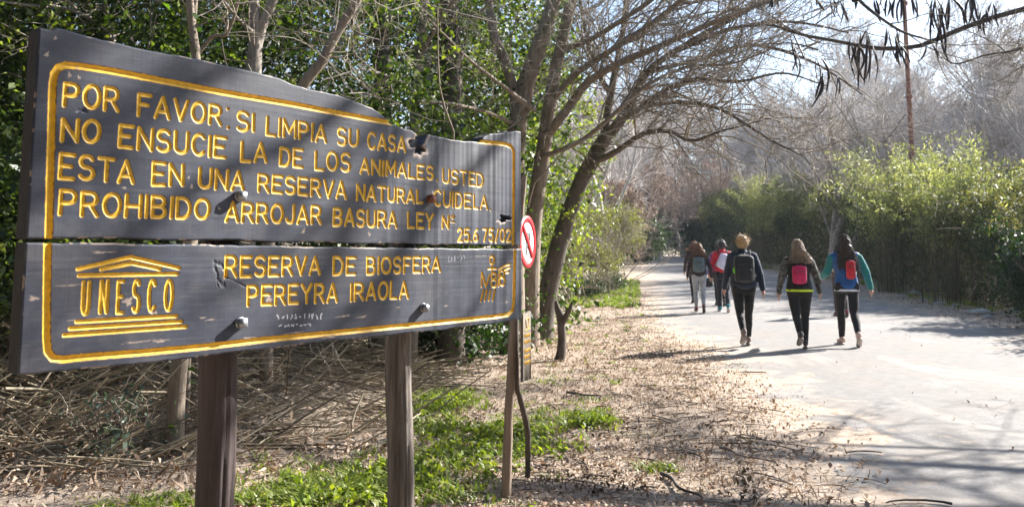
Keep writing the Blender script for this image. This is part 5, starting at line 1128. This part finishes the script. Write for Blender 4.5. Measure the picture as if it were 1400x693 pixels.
    for q in range(1100 if style in ('long', 'curly', 'wavy') else 130):
        a = r.uniform(0, 2 * math.pi); el = r.uniform(-.1, 1.3); n_ = np.array([math.cos(el) * math.cos(a) * .089, math.cos(el) * math.sin(a) * .098 + .022, math.sin(el) * .112]); p = np.array([0, 0, 1.553]) + n_
        if style in ('short', 'bun'):
            L = r.uniform(.035, .085); dv = n_ / np.linalg.norm(n_) * .4 + np.array([r.normal(0, .5), -.4 + r.normal(0, .4), r.normal(-.2, .4)]); dv /= np.linalg.norm(dv); t = np.linspace(0, 1, 5)[:, None]; P = p + dv * L * t + np.array([0, 0, -.02]) * t ** 2
        else:
            if n_[1] > .05 and n_[2] < .05: continue
            L = (p[2] - 1.50) + ln * r.uniform(.7, 1.08); t = np.linspace(0, 1, 9)[:, None]; wv_ = .020 if style == 'curly' else .014 if style == 'wavy' else .007
            wdx = np.clip(p[0] * 1.25 + r.normal(.012, .045), -.19, .19)
            tgt = np.array([wdx, -.118 + r.normal(0, .016), p[2] - L]); mid = np.array([p[0] * 1.1 + r.normal(0, .006), min(p[1], -.03) - .05, p[2] - L * .35])
            P = p * (1 - t) ** 2 + mid * 2 * t * (1 - t) + tgt * t ** 2 + np.concatenate([np.sin(t * r.uniform(8, 16) + r.uniform(0, 6)), np.cos(t * r.uniform(8, 16)), 0 * t], 1) * wv_ * t
        polys.append((P * 1.0, np.linspace(.0042, .0012, len(P))))
    V, q = tubes([(S(P), rr * k) for P, rr in polys], 4); o = mesh_obj('strands', V, q, HAIR[hm], ho, world=False, smooth=True); o.parent = ho; o["kind"] = 'stuff'
    z0 = float(base(Y)) + .032
    root.location = (X, Y, z0); root.rotation_euler = (0, 0, R(turn))
    def wpt(p): return Matrix.Translation((X, Y, z0)) @ Matrix.Rotation(R(turn), 4, 'Z') @ Vector(S(p))
    return root, wpt, k, A

def pack(name, label, who, c, size, mat, seed, cat='backpack', tilt=0.0, pocket=None, tagm=None, straps=True, roll=0.0, handle=True, bulge=.018):
    root, wpt, k, A = who; o = empty(name, wpt(c)); tag(o, label, cat); o.rotation_euler = (0, R(roll), root.rotation_euler[2])
    w_, d_, h_ = [s * k for s in size]
    def slab(w, d, h, cx, cy, cz, rr=.32): # soft box
        n = 16; rows = []; a = np.linspace(0, 2 * math.pi, 28, endpoint=False); zs = np.linspace(-1, 1, n); V = []
        for z in zs:
            kz = (1 - abs(z) ** 5) ** .3 if abs(z) < 1 else .0; kz = .35 + .65 * kz if abs(z) < .999 else .30; kd = .75 + .25 * (1 - max(0, z)) 
            cc, ss = np.cos(a), np.sin(a); e = .42; x = np.sign(cc) * np.abs(cc) ** e; y = np.sign(ss) * np.abs(ss) ** e
            V.append(np.stack([cx + x * w / 2 * kz, cy + y * d / 2 * kz * kd, np.full(28, cz + z * h / 2)], 1))
        P = np.concatenate(V); i = np.arange(n * 28).reshape(n, 28); q = np.stack([i[:-1], np.roll(i[:-1], -1, 1), np.roll(i[1:], -1, 1), i[1:]], -1).reshape(-1, 4)
        P = np.vstack([P, [[cx, cy, cz - h / 2], [cx, cy, cz + h / 2]]]); m = n * 28
        return P, [q, np.vstack([np.stack([np.roll(i[0], -1), i[0], np.full(28, m)], -1), np.stack([i[-1], np.roll(i[-1], -1), np.full(28, m + 1)], -1)])]
    V, q = slab(w_, d_, h_, 0, 0, 0); V = V + sinnoise(V, 22, seed)[:, None] * .004 * np.array([1, 1, 1]); mesh_obj('bag_body', V, q, mat, o, smooth=True, world=False)
    if pocket is not None: V, q = slab(w_ * .72, d_ * .34, h_ * .45, 0, -d_ * .52, -h_ * .20); mesh_obj('pocket', V, q, pocket, o, smooth=True, world=False)
    if pocket is not None:
        P = np.array([(x, -d_ * .52 - .012 * (1 - (x / (w_ * .4)) ** 2), h_ * .12 + .02 * (1 - (x / (w_ * .4)) ** 2)) for x in np.linspace(-w_ * .4, w_ * .4, 9)]); V, q = tubes([(P, np.full(9, .004))], 5); mesh_obj('zip', V, q, MT['black'], o, world=False)
    if handle:
        t = np.linspace(0, math.pi, 9); P = np.stack([np.cos(t) * .03, 0 * t + d_ * .2, h_ / 2 - .012 + np.sin(t) * .035], 1); V, q = tubes([(P, np.full(9, .006))], 6); mesh_obj('handle', V, q, MT['black'], o, smooth=True, world=False)
    if straps:
        Ms = (Matrix.LocRotScale(o.location, o.rotation_euler, None)).inverted()
        for sx in (-1, 1):
            P = [wpt((c[0] + sx * size[0] * .28, c[1] + size[1] * .45, c[2] + size[2] * .40)), wpt((sx * .10, -.075, 1.385)), wpt((sx * .108, .01, 1.418)), wpt((sx * .115, .10, 1.36)), wpt((sx * .13, .150, 1.24)), wpt((sx * .165, .09, 1.08)), wpt((c[0] + sx * size[0] * .40, c[1] + size[1] * .35, c[2] - size[2] * .36))]
            P = spline([tuple(Ms @ p) for p in P], 22); V, q = tubes([(P, np.full(22, .017))], 8); c_ = np.repeat(P, 8, 0); 
            V = c_ + (V - c_) * np.array([1.0, .45, .6]); mesh_obj('strap', V, q, MT['strap'], o, smooth=True, world=False)
    if tagm is not None:
        V, q = slab(.045, .02, .085, -w_ * .50, -d_ * .30, -h_ * .06); mesh_obj('clip_tag', V, q, tagm, o, smooth=True, world=False)
    return o

MT['strap'] = cloth_mat('black_webbing', (.012, .012, .014))
BLK = cloth_mat('black_leggings', (.005, .005, .007), rough=.75, sheen=.03); 
CAMO = cloth_mat('dark_camo_cloth', (.02, .02, .02), camo=((.010, .011, .012), (.055, .055, .045), (.15, .15, .135)))
NAVY = cloth_mat('navy_jacket', (.010, .019, .040)); BLUE = cloth_mat('blue_jacket', (.012, .085, .27)); TEAL = cloth_mat('teal_sleeve', (.012, .165, .16))
WHT = cloth_mat('white_cloth', (.74, .75, .80)); RED = cloth_mat('red_jacket', (.52, .022, .04)); GREY = cloth_mat('grey_leggings', (.30, .305, .34)); DRK = cloth_mat('dark_plum_jacket', (.022, .014, .020))
PINK = cloth_mat('pink_bag', (.50, .008, .085), rough=.6); REDB = cloth_mat('red_bag', (.48, .012, .025), rough=.6); GRYB = cloth_mat('grey_teal_bag', (.085, .115, .125), rough=.65); BLKB = cloth_mat('black_bag', (.011, .012, .015), rough=.6)
LAV = cloth_mat('lavender_white_bag', (.60, .58, .72)); NEON = cloth_mat('neon_hem', (.62, .80, .03)); PURP = cloth_mat('purple_jacket', (.13, .03, .19)); LIME = cloth_mat('lime_tag', (.20, .60, .02)); BRN = cloth_mat('dark_brown_jacket', (.03, .018, .014))
SH_T = cloth_mat('taupe_shoe', (.23, .175, .155)); SH_G = cloth_mat('dark_grey_shoe', (.06, .055, .052)); SH_P = cloth_mat('beige_pink_shoe', (.62, .43, .36)); SH_B = cloth_mat('teal_shoe', (.015, .20, .24)); SH_R = cloth_mat('wine_shoe', (.15, .03, .035)); SOLE = plain('rubber_sole', (.30, .26, .23), .8); SOLEW = plain('pale_sole', (.62, .52, .47), .75); SOLED = plain('dark_sole', (.06, .05, .048), .8)

p = person('walker with short blond hair in navy jacket and black leggings carrying the black backpack', 1015, 11.76, 1.64, -9, ((-14, 34, -38), (8, 4, 0)), ((10, 12, 12), (-8, 15, 10)), ('blond', 'short', 0), dict(legs=BLK, top=NAVY, shoe=SH_T, sole=SOLE, hem=.90, jb=1.12), 1, 1.0)
pack('backpack', 'big black backpack with a lime green tag on the navy jacket', p, (-.01, -.205, 1.145), (.29, .17, .43), BLKB, 1, pocket=BLKB, tagm=LIME)
p = person('walker with wavy ash blond hair in dark camouflage jacket with neon hem', 1091, 11.3, 1.545, -12, ((-18, 30, -30), (4, 5, -4)), ((-6, 17, 14), (6, 20, 10)), ('wavy', 'wavy', .20), dict(legs=BLK, top=BLK, yoke=CAMO, shoe=SH_G, sole=SOLE, hem=.90, band=NEON, bandh=.862, jb=1.0), 2, 1.08)
pack('backpack', 'small bright pink backpack on the back of the camouflage jacket', p, (-.015, -.17, 1.12), (.205, .10, .29), PINK, 2, pocket=PINK)
p = person('walker with long dark hair in blue jacket with teal sleeves and beige pink shoes', 1155, 11.76, 1.655, -10, ((10, 6, 2), (-14, 24, -34)), ((22, 14, 48), (-10, 24, 14)), ('dark', 'long', .36), dict(legs=BLK, top=BLUE, yoke=TEAL, shoe=SH_P, sole=SOLEW, hem=.885, band=WHT, bandh=.806, jb=1.04), 3, .93)
pack('backpack', 'slim red backpack half covered by long dark hair', p, (.035, -.165, 1.13), (.13, .08, .28), REDB, 3, pocket=REDB)
p = person('walker with auburn curly hair in grey leggings and dark plum jacket', 955, 18.3, 1.61, -8, ((12, 8, 4), (-10, 22, -26)), ((8, 12, 12), (-8, 18, 12)), ('auburn', 'curly', .20), dict(legs=GREY, top=DRK, shoe=SH_R, sole=SOLED, hem=.90, jb=1.08), 4, 1.0)
pack('backpack', 'grey teal backpack below the auburn curls', p, (-.02, -.19, 1.13), (.27, .14, .37), GRYB, 4, pocket=GRYB)
p = person('walker in red jacket and dark trousers with a dark hair bun', 987.5, 18.4, 1.70, -9, ((14, 6, 6), (-12, 24, -24)), ((-4, 14, 14), (8, 10, 14)), ('black', 'bun', 0), dict(legs=cloth_mat('dark_navy_trousers', (.010, .011, .020)), top=RED, shoe=SH_B, sole=SOLEW, hem=.95, cuff=.055, jb=1.04), 5, 1.0)
pack('sling_bag', 'pale lavender sling bag slanting across the red jacket', p, (.025, -.175, 1.15), (.31, .12, .36), LAV, 5, cat='bag', roll=24, handle=False)
p = person('walker with ginger hair mostly hidden behind the walker in grey leggings', 949, 21.8, 1.70, -8, ((-8, 12, -16), (14, 6, 4)), ((6, 12, 10), (-6, 12, 10)), ('auburn', 'curly', .14), dict(legs=BLK, top=BRN, shoe=SH_G, sole=SOLED, hem=.88), 6, 1.0)
p = person('walker in purple jacket mostly hidden behind the walker in red', 983, 20.6, 1.66, -8, ((10, 6, 4), (-10, 20, -20)), ((4, 12, 10), (-6, 12, 10)), ('black', 'bun', 0), dict(legs=BLK, top=PURP, shoe=SH_G, sole=SOLED, hem=.92), 7, .95)
pack('handbag', 'small dark handbag hanging from the hand of the walker in purple', p, (-.275, .05, .60), (.20, .09, .25), BLKB, 8, cat='bag', straps=False)
p = person('walker with brown hair mostly hidden behind the walker in the blue jacket', 1146.5, 17.0, 1.55, -10, ((12, 8, 4), (-10, 20, -20)), ((8, 16, 40), (-6, 12, 14)), ('dark', 'wavy', .14), dict(legs=cloth_mat('brown_trousers', (.05, .035, .03)), top=cloth_mat('tan_jacket', (.16, .10, .08)), shoe=SH_R, sole=SOLED, hem=.90), 9, 1.0)
bpy.data.scenes.remove(TMP)

# ------------------------------------------------------------------ small forbidding sign on a crooked stake
def trail_sign():
    Y = 4.58; b0 = at(692, 668, Y); root = empty('stake_sign', (b0[0], Y, float(H(b0[0], Y)))); tag(root, 'crooked grey stake carrying a red and white round sign and a small yellow-lettered plank', 'sign')
    P = w_path([(691.5, 680, Y, .029), (693, 640, Y, .028), (696, 560, Y, .026), (700, 480, Y, .025), (702.5, 420, Y + .01, .024), (707, 340, Y + .03, .023), (713, 285, Y + .04, .021), (718, 241, Y + .05, .015)])
    S = spline(P, 40); V, q = tubes([(S[:, :3], S[:, 3])], 14); V = noise_push(V, .004, 14, 3); mesh_obj('stake', V, q, MT['grey_wood'], root, smooth=True)
    P = w_path([(721, 652, Y + .25, .016), (722, 600, Y + .2, .017), (718, 572, Y + .15, .018), (711, 545, Y + .1, .017), (706, 522, Y + .04, .019), (704, 440, Y + .05, .022), (703, 430, Y + .05, .022)])
    S = spline(P, 30); V, q = tubes([(S[:, :3], S[:, 3])], 10); V = noise_push(V, .004, 16, 4); mesh_obj('brace', V, q, MT['bark_dark'], root, smooth=True)
    n = Vector((.945, -.33, .0)).normalized(); s = Vector((-n.y, n.x, 0)); s = -s if s.x < 0 else s; u = Vector((0, 0, 1)); c = Vector(at(715.5, 331, Y - .03)) + n * .02; rad = .155
    def p3(a, b, d): return np.array(c + s * a + u * b + n * d)
    def disc(name, r0, r1, d0, d1, mat, N=48, par=root):
        a = np.linspace(0, 2 * math.pi, N, endpoint=False); rings = []
        for rr, d in ((r0, d0), (r1, d0), (r1, d1), (r0, d1)): rings.append([p3(math.cos(t) * rr, math.sin(t) * rr, d) for t in a])
        V = np.array(rings).reshape(-1, 3); i = np.arange(4 * N).reshape(4, N); q = np.concatenate([np.stack([i[k], np.roll(i[k], -1), np.roll(i[(k + 1) % 4], -1), i[(k + 1) % 4]], -1) for k in range(4)])
        return mesh_obj(name, V, q, mat, par)
    face = disc('sign_face', .001, rad, 0, .006, MT['white'])
    disc('red_ring', rad * .76, rad * 1.0, .0065, .009, MT['red'], par=face)
    def bar(name, pts, wd, d, mat, par=face):
        P = np.array([p3(a, b, d) for a, b in pts]); V, q = tubes([(P, np.full(len(P), wd))], 8); V = V - np.outer((V - np.array(c)) @ np.array(n) - d, np.array(n)) * .8; return mesh_obj(name, V, q, mat, par, smooth=True)
    bar('slash', [(-.095, .095), (.0, 0), (.082, -.085)], .017, .011, MT['red'])
    bar('symbol', [(-.02, -.075), (-.018, -.02), (-.008, .035), (.012, .062), (.03, .055), (.036, .02), (.03, -.03)], .0075, .009, MT['steel'])
    # plank below
    cc = Vector(at(714, 473, Y - .01)) + n * .022; w2, h2 = .145, .385
    def q3(a, b, d): return np.array(cc + s * a + u * b + n * d)
    rg = rng_(7); N = 9; xs_ = np.linspace(-w2 / 2, w2 / 2, N); top = h2 / 2 + rg.normal(0, .003, N) + .004 * np.linspace(0, 1, N); bt = -h2 / 2 + rg.normal(0, .003, N)
    V = np.array([[q3(x, t, .009), q3(x, b_, .009), q3(x, b_, -.009), q3(x, t, -.009)] for x, t, b_ in zip(xs_, top, bt)]).reshape(-1, 3); i = np.arange(4 * N).reshape(N, 4)
    q = np.concatenate([np.stack([i[:-1, k], i[:-1, (k + 1) % 4], i[1:, (k + 1) % 4], i[1:, k]], -1) for k in range(4)] + [i[:1], i[-1:, ::-1]])
    pk = mesh_obj('plank', V, q, MT['plank_brown'], root)
    def stroke(pts):
        P = np.array([q3(a, b, .010) for a, b in pts]); V, q = tubes([(P, np.full(len(P), .0036))], 6); return V, q
    pr = [stroke([(-.03, .155), (.0, .165), (.03, .158)]), stroke([(-.03, .155), (-.02, .115), (.02, .11), (.03, .158)]), stroke([(-.045, .095), (.045, .1)])]
    for row, y in enumerate((.055, .02, -.03, -.065, -.10)):
        x = -.055
        while x < .05:
            L = rg.uniform(.008, .018); pr.append(stroke([(x, y), (x + .002, y + .02), (x + L * .6, y + .016)])); x += L + .006
    V, q = join(pr); mesh_obj('lettering', V, q, MT['yellow'], pk)
trail_sign()

def stub():
    X = gz(768, 10.4); root = empty('tree_stump', (X, 10.4, float(H(X, 10.4)))); tag(root, 'dead forked stub of a sapling standing in the leaf litter', 'stump')
    P1 = limb(w_path([(766, 492, 10.4, .078), (768, 470, 10.4, .058), (768, 450, 10.4, .052), (766, 432, 10.4, .055), (762, 420, 10.4, .036), (760, 412, 10.4, .02)]), 18); P2 = limb(w_path([(768, 445, 10.4, .042), (774, 432, 10.35, .038), (780, 421, 10.3, .028), (783, 414, 10.3, .016)]), 12)
    V, q = tubes([P1], 12); mesh_obj('trunk', noise_push(V, .014, 9, 2), q, MT['bark_dark'], root, smooth=True); V, q = tubes([P2], 10); mesh_obj('branch', noise_push(V, .010, 9, 5), q, MT['bark_dark'], root, smooth=True)
stub()

# ------------------------------------------------------------------ litter, grass, stones
def litter():
    r = rng_(88)
    def scatter(n, sd, onroad):
        y = 3.2 + r.uniform(0, 1, n) ** 1.9 * 24; x = xl(y) - np.abs(r.normal(0, 1, n)) * np.minimum(4.2, 1.2 + y * .28) + r.normal(.1, .35, n)
        k = (x > -6) & (r.uniform(0, 1, n) < 1 - onroad * smooth01(-.1, .7, x - xl(y))); x, y = x[k], y[k]
        P = np.stack([x, y, 0 * x], 1); dens = sinnoise(P, 2.2, sd) + .5 * sinnoise(P, .8, sd + 1); k = dens > r.uniform(-.7, .6, len(x)); x, y = x[k], y[k]
        return np.stack([x, y, np.maximum(H(x, y), base(y) + .022 * ((x - xl(y)) > -.4)) + .006 + r.uniform(0, .012, len(x))], 1)
    parts = [leaves(scatter(62000, 12, .85), .034, .5, 3.0, 89, fold=.2), leaves(scatter(12000, 14, .9), .048, .6, 2.4, 91, fold=.22), leaves(scatter(60000, 16, .8), .075, .10, 2.6, 92, fold=.03)]
    V, Fq = join(parts); tag(mesh_obj('leaf_litter', V, Fq, MT['litter']), kind='stuff')
    D = scatter(26000, 40, .95); D = D[(sinnoise(D * [1, 1, 0], 1.6, 43) > .30) & (D[:, 0] < xl(D[:, 1]) - .35)]; V, Fq = leaves(D + [0, 0, .006], .04, .5, 2.2, 94, fold=.22); tag(mesh_obj('decayed_litter', V, Fq, leaf_mat('decayed_leaf', [(.07, .046, .032), (.13, .088, .06), (.20, .14, .10)], .05, rough=.85, spec=.2)), kind='stuff')
    n = 1500; y = 4 + r.uniform(0, 1, n) ** 1.5 * 36; x = xl(y) + r.uniform(.2, 1, n) * (xr(y) - xl(y)); k = sinnoise(np.stack([x, y, 0 * x], 1), .9, 31) > r.uniform(-.2, .9, n); x, y = x[k], y[k]
    V, Fq = leaves(np.stack([x, y, base(y) + .040], 1), .045, .4, 3, 93, fold=.2); tag(mesh_obj('road_litter', V, Fq, MT['litter']), kind='stuff')
    n = 2600; y = 7 + r.uniform(0, 1, n) ** 1.4 * 40; x = xr(y) + r.normal(-.1, .55, n); V, Fq = leaves(np.stack([x, y, np.maximum(H(x, y), base(y)) + .03], 1), .07, .4, 2.5, 90); tag(mesh_obj('verge_litter', V, Fq, MT['litter']), kind='stuff')
    polys = []
    for k in range(900):
        yy = 3.4 + r.uniform() ** 1.6 * 14; xx = float(xl(yy)) - abs(r.normal(0, 1)) * 1.6 + r.normal(.0, .3); a = r.uniform(0, 6.28); L = r.uniform(.06, .42); t = np.linspace(-.5, .5, 6)[:, None]
        P = np.array([xx, yy, 0]) + np.concatenate([math.cos(a) * t + .12 * np.sin(t * 6 + a), math.sin(a) * t + .1 * np.cos(t * 5), 0 * t], 1) * L; P[:, 2] = np.maximum(H(P[:, 0], P[:, 1]), base(P[:, 1]) + .02 * (P[:, 0] > xl(P[:, 1]) - .4)) + .012; r0 = r.choice([.0025, .0045, .008]); polys.append((P, np.linspace(r0, r0 * .5, 6)))
    V, Fq = tubes(polys, 5); tag(mesh_obj('twig_litter', V, Fq, twig_mat('fallen_twig', [(.07, .05, .038), (.17, .125, .095), (.30, .235, .18)])), kind='stuff')
litter()
def sticks():
    for (x0, y0, x1, y1, r0, lab) in ((985, 618, 1040, 634, .010, 'longest bare stick lying at the crumbling road edge'), (905, 655, 960, 690, .013, 'dark thick stick lying in the litter at the bottom edge'), (1008, 655, 1045, 680, .008, 'thin stick lying on the pale road edge near the bottom'), (775, 541, 822, 546, .014, 'dark stick lying flat across the litter right of the stake'), (340, 557, 455, 575, .010, 'pale reed stick on the ground between the two posts')):
        def g(x, y): r = ray(x, y); t = -CAMH / r[2]; return np.array([r[0] * t, r[1] * t])
        a, b = g(x0, y0), g(x1, y1); t = np.linspace(0, 1, 12); P = np.stack([a[0] + (b[0] - a[0]) * t + .02 * np.sin(t * 9), a[1] + (b[1] - a[1]) * t + .025 * np.sin(t * 7 + 1), 0 * t], 1)
        P[:, 2] = np.maximum(H(P[:, 0], P[:, 1]), base(P[:, 1]) + .02) + r0 * .9; V, q = tubes([(P, np.linspace(r0, r0 * .45, 12))], 7); o = mesh_obj('fallen_stick', V, q, MT['bark_dark'] if 'dark' in lab else MT['grey_wood'], smooth=True); tag(o, lab, 'stick')
sticks()
def grass():
    r = rng_(66); T = []
    def g(x, y): q = ray(x, y); t = -CAMH / q[2]; return q[0] * t, q[1] * t
    for (x, y, sx, sy, n, h) in ((440, 662, .26, .18, 60, .10), (500, 640, .22, .16, 48, .09), (545, 668, .22, .16, 50, .10), (400, 688, .26, .12, 50, .10), (480, 684, .3, .12, 60, .10), (600, 676, .22, .14, 44, .09), (598, 556, .16, .30, 70, .13), (620, 548, .14, .2, 40, .13), (585, 585, .14, .16, 30, .10), (640, 628, .2, .2, 44, .09), (662, 590, .2, .22, 44, .10), (716, 612, .16, .16, 30, .10), (745, 588, .14, .22, 22, .10), (806, 582, .12, .18, 30, .14), (515, 515, .3, .35, 50, .14), (900, 645, .07, .06, 12, .08), (560, 632, .4, .35, 40, .08), (560, 530, .4, .6, 30, .10), (790, 470, .8, 1.4, 40, .07), (760, 520, .6, .8, 30, .07), (215, 690, .25, .08, 30, .09), (690, 560, .4, .4, 30, .08), (840, 440, .7, 1.6, 30, .07), (330, 600, .2, .3, 14, .09)):
        X, Y = g(x, y)
        for k in range(n): T.append((X + r.normal(0, sx), Y + r.normal(0, sy), h * r.uniform(.45, 1.3)))
    for k in range(420): yy = r.uniform(20, 34); T.append((float(xl(yy)) - abs(r.normal(.7, .9)) - .2, yy, r.uniform(.1, .28)))
    for k in range(260): yy = r.uniform(14, 60); T.append((float(xr(yy)) + abs(r.normal(.7, .4)), yy, r.uniform(.1, .3)))
    Vs = []; Fs = []; n0 = 0
    for (X, Y, h) in T:
        m = r.integers(9, 20); bx = X + r.normal(0, .034, m); by = Y + r.normal(0, .034, m); bz = np.array(H(bx, by)) - .005; a = r.uniform(0, 6.28, m); ln = h * r.uniform(.5, 1.1, m); ou = r.uniform(.3, 1.5, m) * ln; wd = r.uniform(.003, .0085, m) * (1 + .8 * (Y > 12))
        d = np.stack([np.cos(a), np.sin(a), 0 * a], 1); s = np.stack([-np.sin(a), np.cos(a), 0 * a], 1); rows = []
        for t, wk in ((0, 1), (.5, .85), (1, .12)):
            c = np.stack([bx, by, bz + ln * (t - .35 * t * t)], 1) + d * (ou * t * t)[:, None]; rows += [c - s * (wd * wk)[:, None], c + s * (wd * wk)[:, None]]
        V = np.stack(rows, 1).reshape(-1, 3); i = np.arange(m)[:, None] * 6 + n0; Fs.append(np.concatenate([i + [0, 1, 3, 2], i + [2, 3, 5, 4]])); Vs.append(V); n0 += len(V)
    tag(mesh_obj('grass', np.concatenate(Vs), np.concatenate(Fs), MT['grass']), kind='stuff')
    C = []
    for (x, y, s, n) in ((600, 558, .15, 44), (640, 618, .18, 60), (662, 598, .12, 30), (722, 600, .13, 34), (806, 584, .10, 24), (545, 655, .16, 34), (450, 668, .18, 34), (520, 518, .3, 30), (590, 600, .14, 18), (760, 620, .12, 12), (660, 650, .2, 20), (500, 690, .2, 26)):
        X, Y = g(x, y); a = np.stack([r.normal(X, s, n), r.normal(Y, s, n)], 1); C.append(np.column_stack([a, np.array(H(a[:, 0], a[:, 1])) + r.uniform(.01, .08, n)]))
    V, Fq = leaves(clump_points(np.concatenate(C), 9, .05, 67, .5), .05, .55, 1.6, 68); tag(mesh_obj('ground_cover', V, Fq, MT['leaf_bright']), kind='stuff')
grass()
def stones():
    r = rng_(44)
    L = ((1212, 404, .18, 'small'), (1232, 408, .22, 'small'), (1252, 405, .36, 'white jagged stone, largest of the row at the hedge foot'), (1262, 412, .28, 'small'), (1284, 416, .34, 'flat pale stone right of the white jagged stone'), (1306, 419, .24, 'small'), (1338, 430, .62, 'broad flat slab nearest the right edge at the hedge foot'), (1352, 436, .26, 'small'), (1392, 428, .42, 'grey stone at the right edge below the hedge'))
    for k, (x, y, s, lab) in enumerate(L):
        q = ray(x, y); t = -CAMH / q[2]; X, Y = q[0] * t, q[1] * t
        V, f = ball((0, 0, 0), (s * .5, s * .35, s * (.14 if 'flat' in lab else .3)), 18); V = V * (1 + .28 * sinnoise(V, 9 / (s + .2), 60 + k))[:, None]; V = np.round(V / (s * .09)) * s * .09 * .55 + V * .45
        a = r.uniform(-.6, .6); c, s_ = math.cos(a), math.sin(a); V = V @ np.array([[c, -s_, 0], [s_, c, 0], [0, 0, 1]]).T; z = max(float(H(X, Y)), float(base(Y)))
        o = mesh_obj('stone', V + [X, Y, z + s * .07], f, MT['stone']); tag(o, lab if lab != 'small' else 'small grey stone in the row at the foot of the hedge', 'stone', 'stones at the foot of the hedge')
stones()

# ------------------------------------------------------------------ thin air between the camera and the woods
def haze():
    bm = bmesh.new(); bmesh.ops.create_cube(bm, size=1); bmesh.ops.scale(bm, vec=(900, 800, 33), verts=bm.verts); bmesh.ops.translate(bm, vec=(0, 240, 15.0), verts=bm.verts)
    me = bpy.data.meshes.new('haze'); bm.to_mesh(me); bm.free(); o = bpy.data.objects.new('haze', me); COL.objects.link(o); o["kind"] = 'stuff'
    m = bpy.data.materials.new('thin_air'); m.use_nodes = True; n = m.node_tree; n.nodes.clear(); out = n.nodes.new('ShaderNodeOutputMaterial'); v = n.nodes.new('ShaderNodeVolumePrincipled')
    v.inputs['Color'].default_value = (.80, .90, 1, 1); v.inputs['Density'].default_value = .00035; v.inputs['Anisotropy'].default_value = .3
    n.links.new(v.outputs[0], out.inputs['Volume']); me.materials.append(m)
haze()
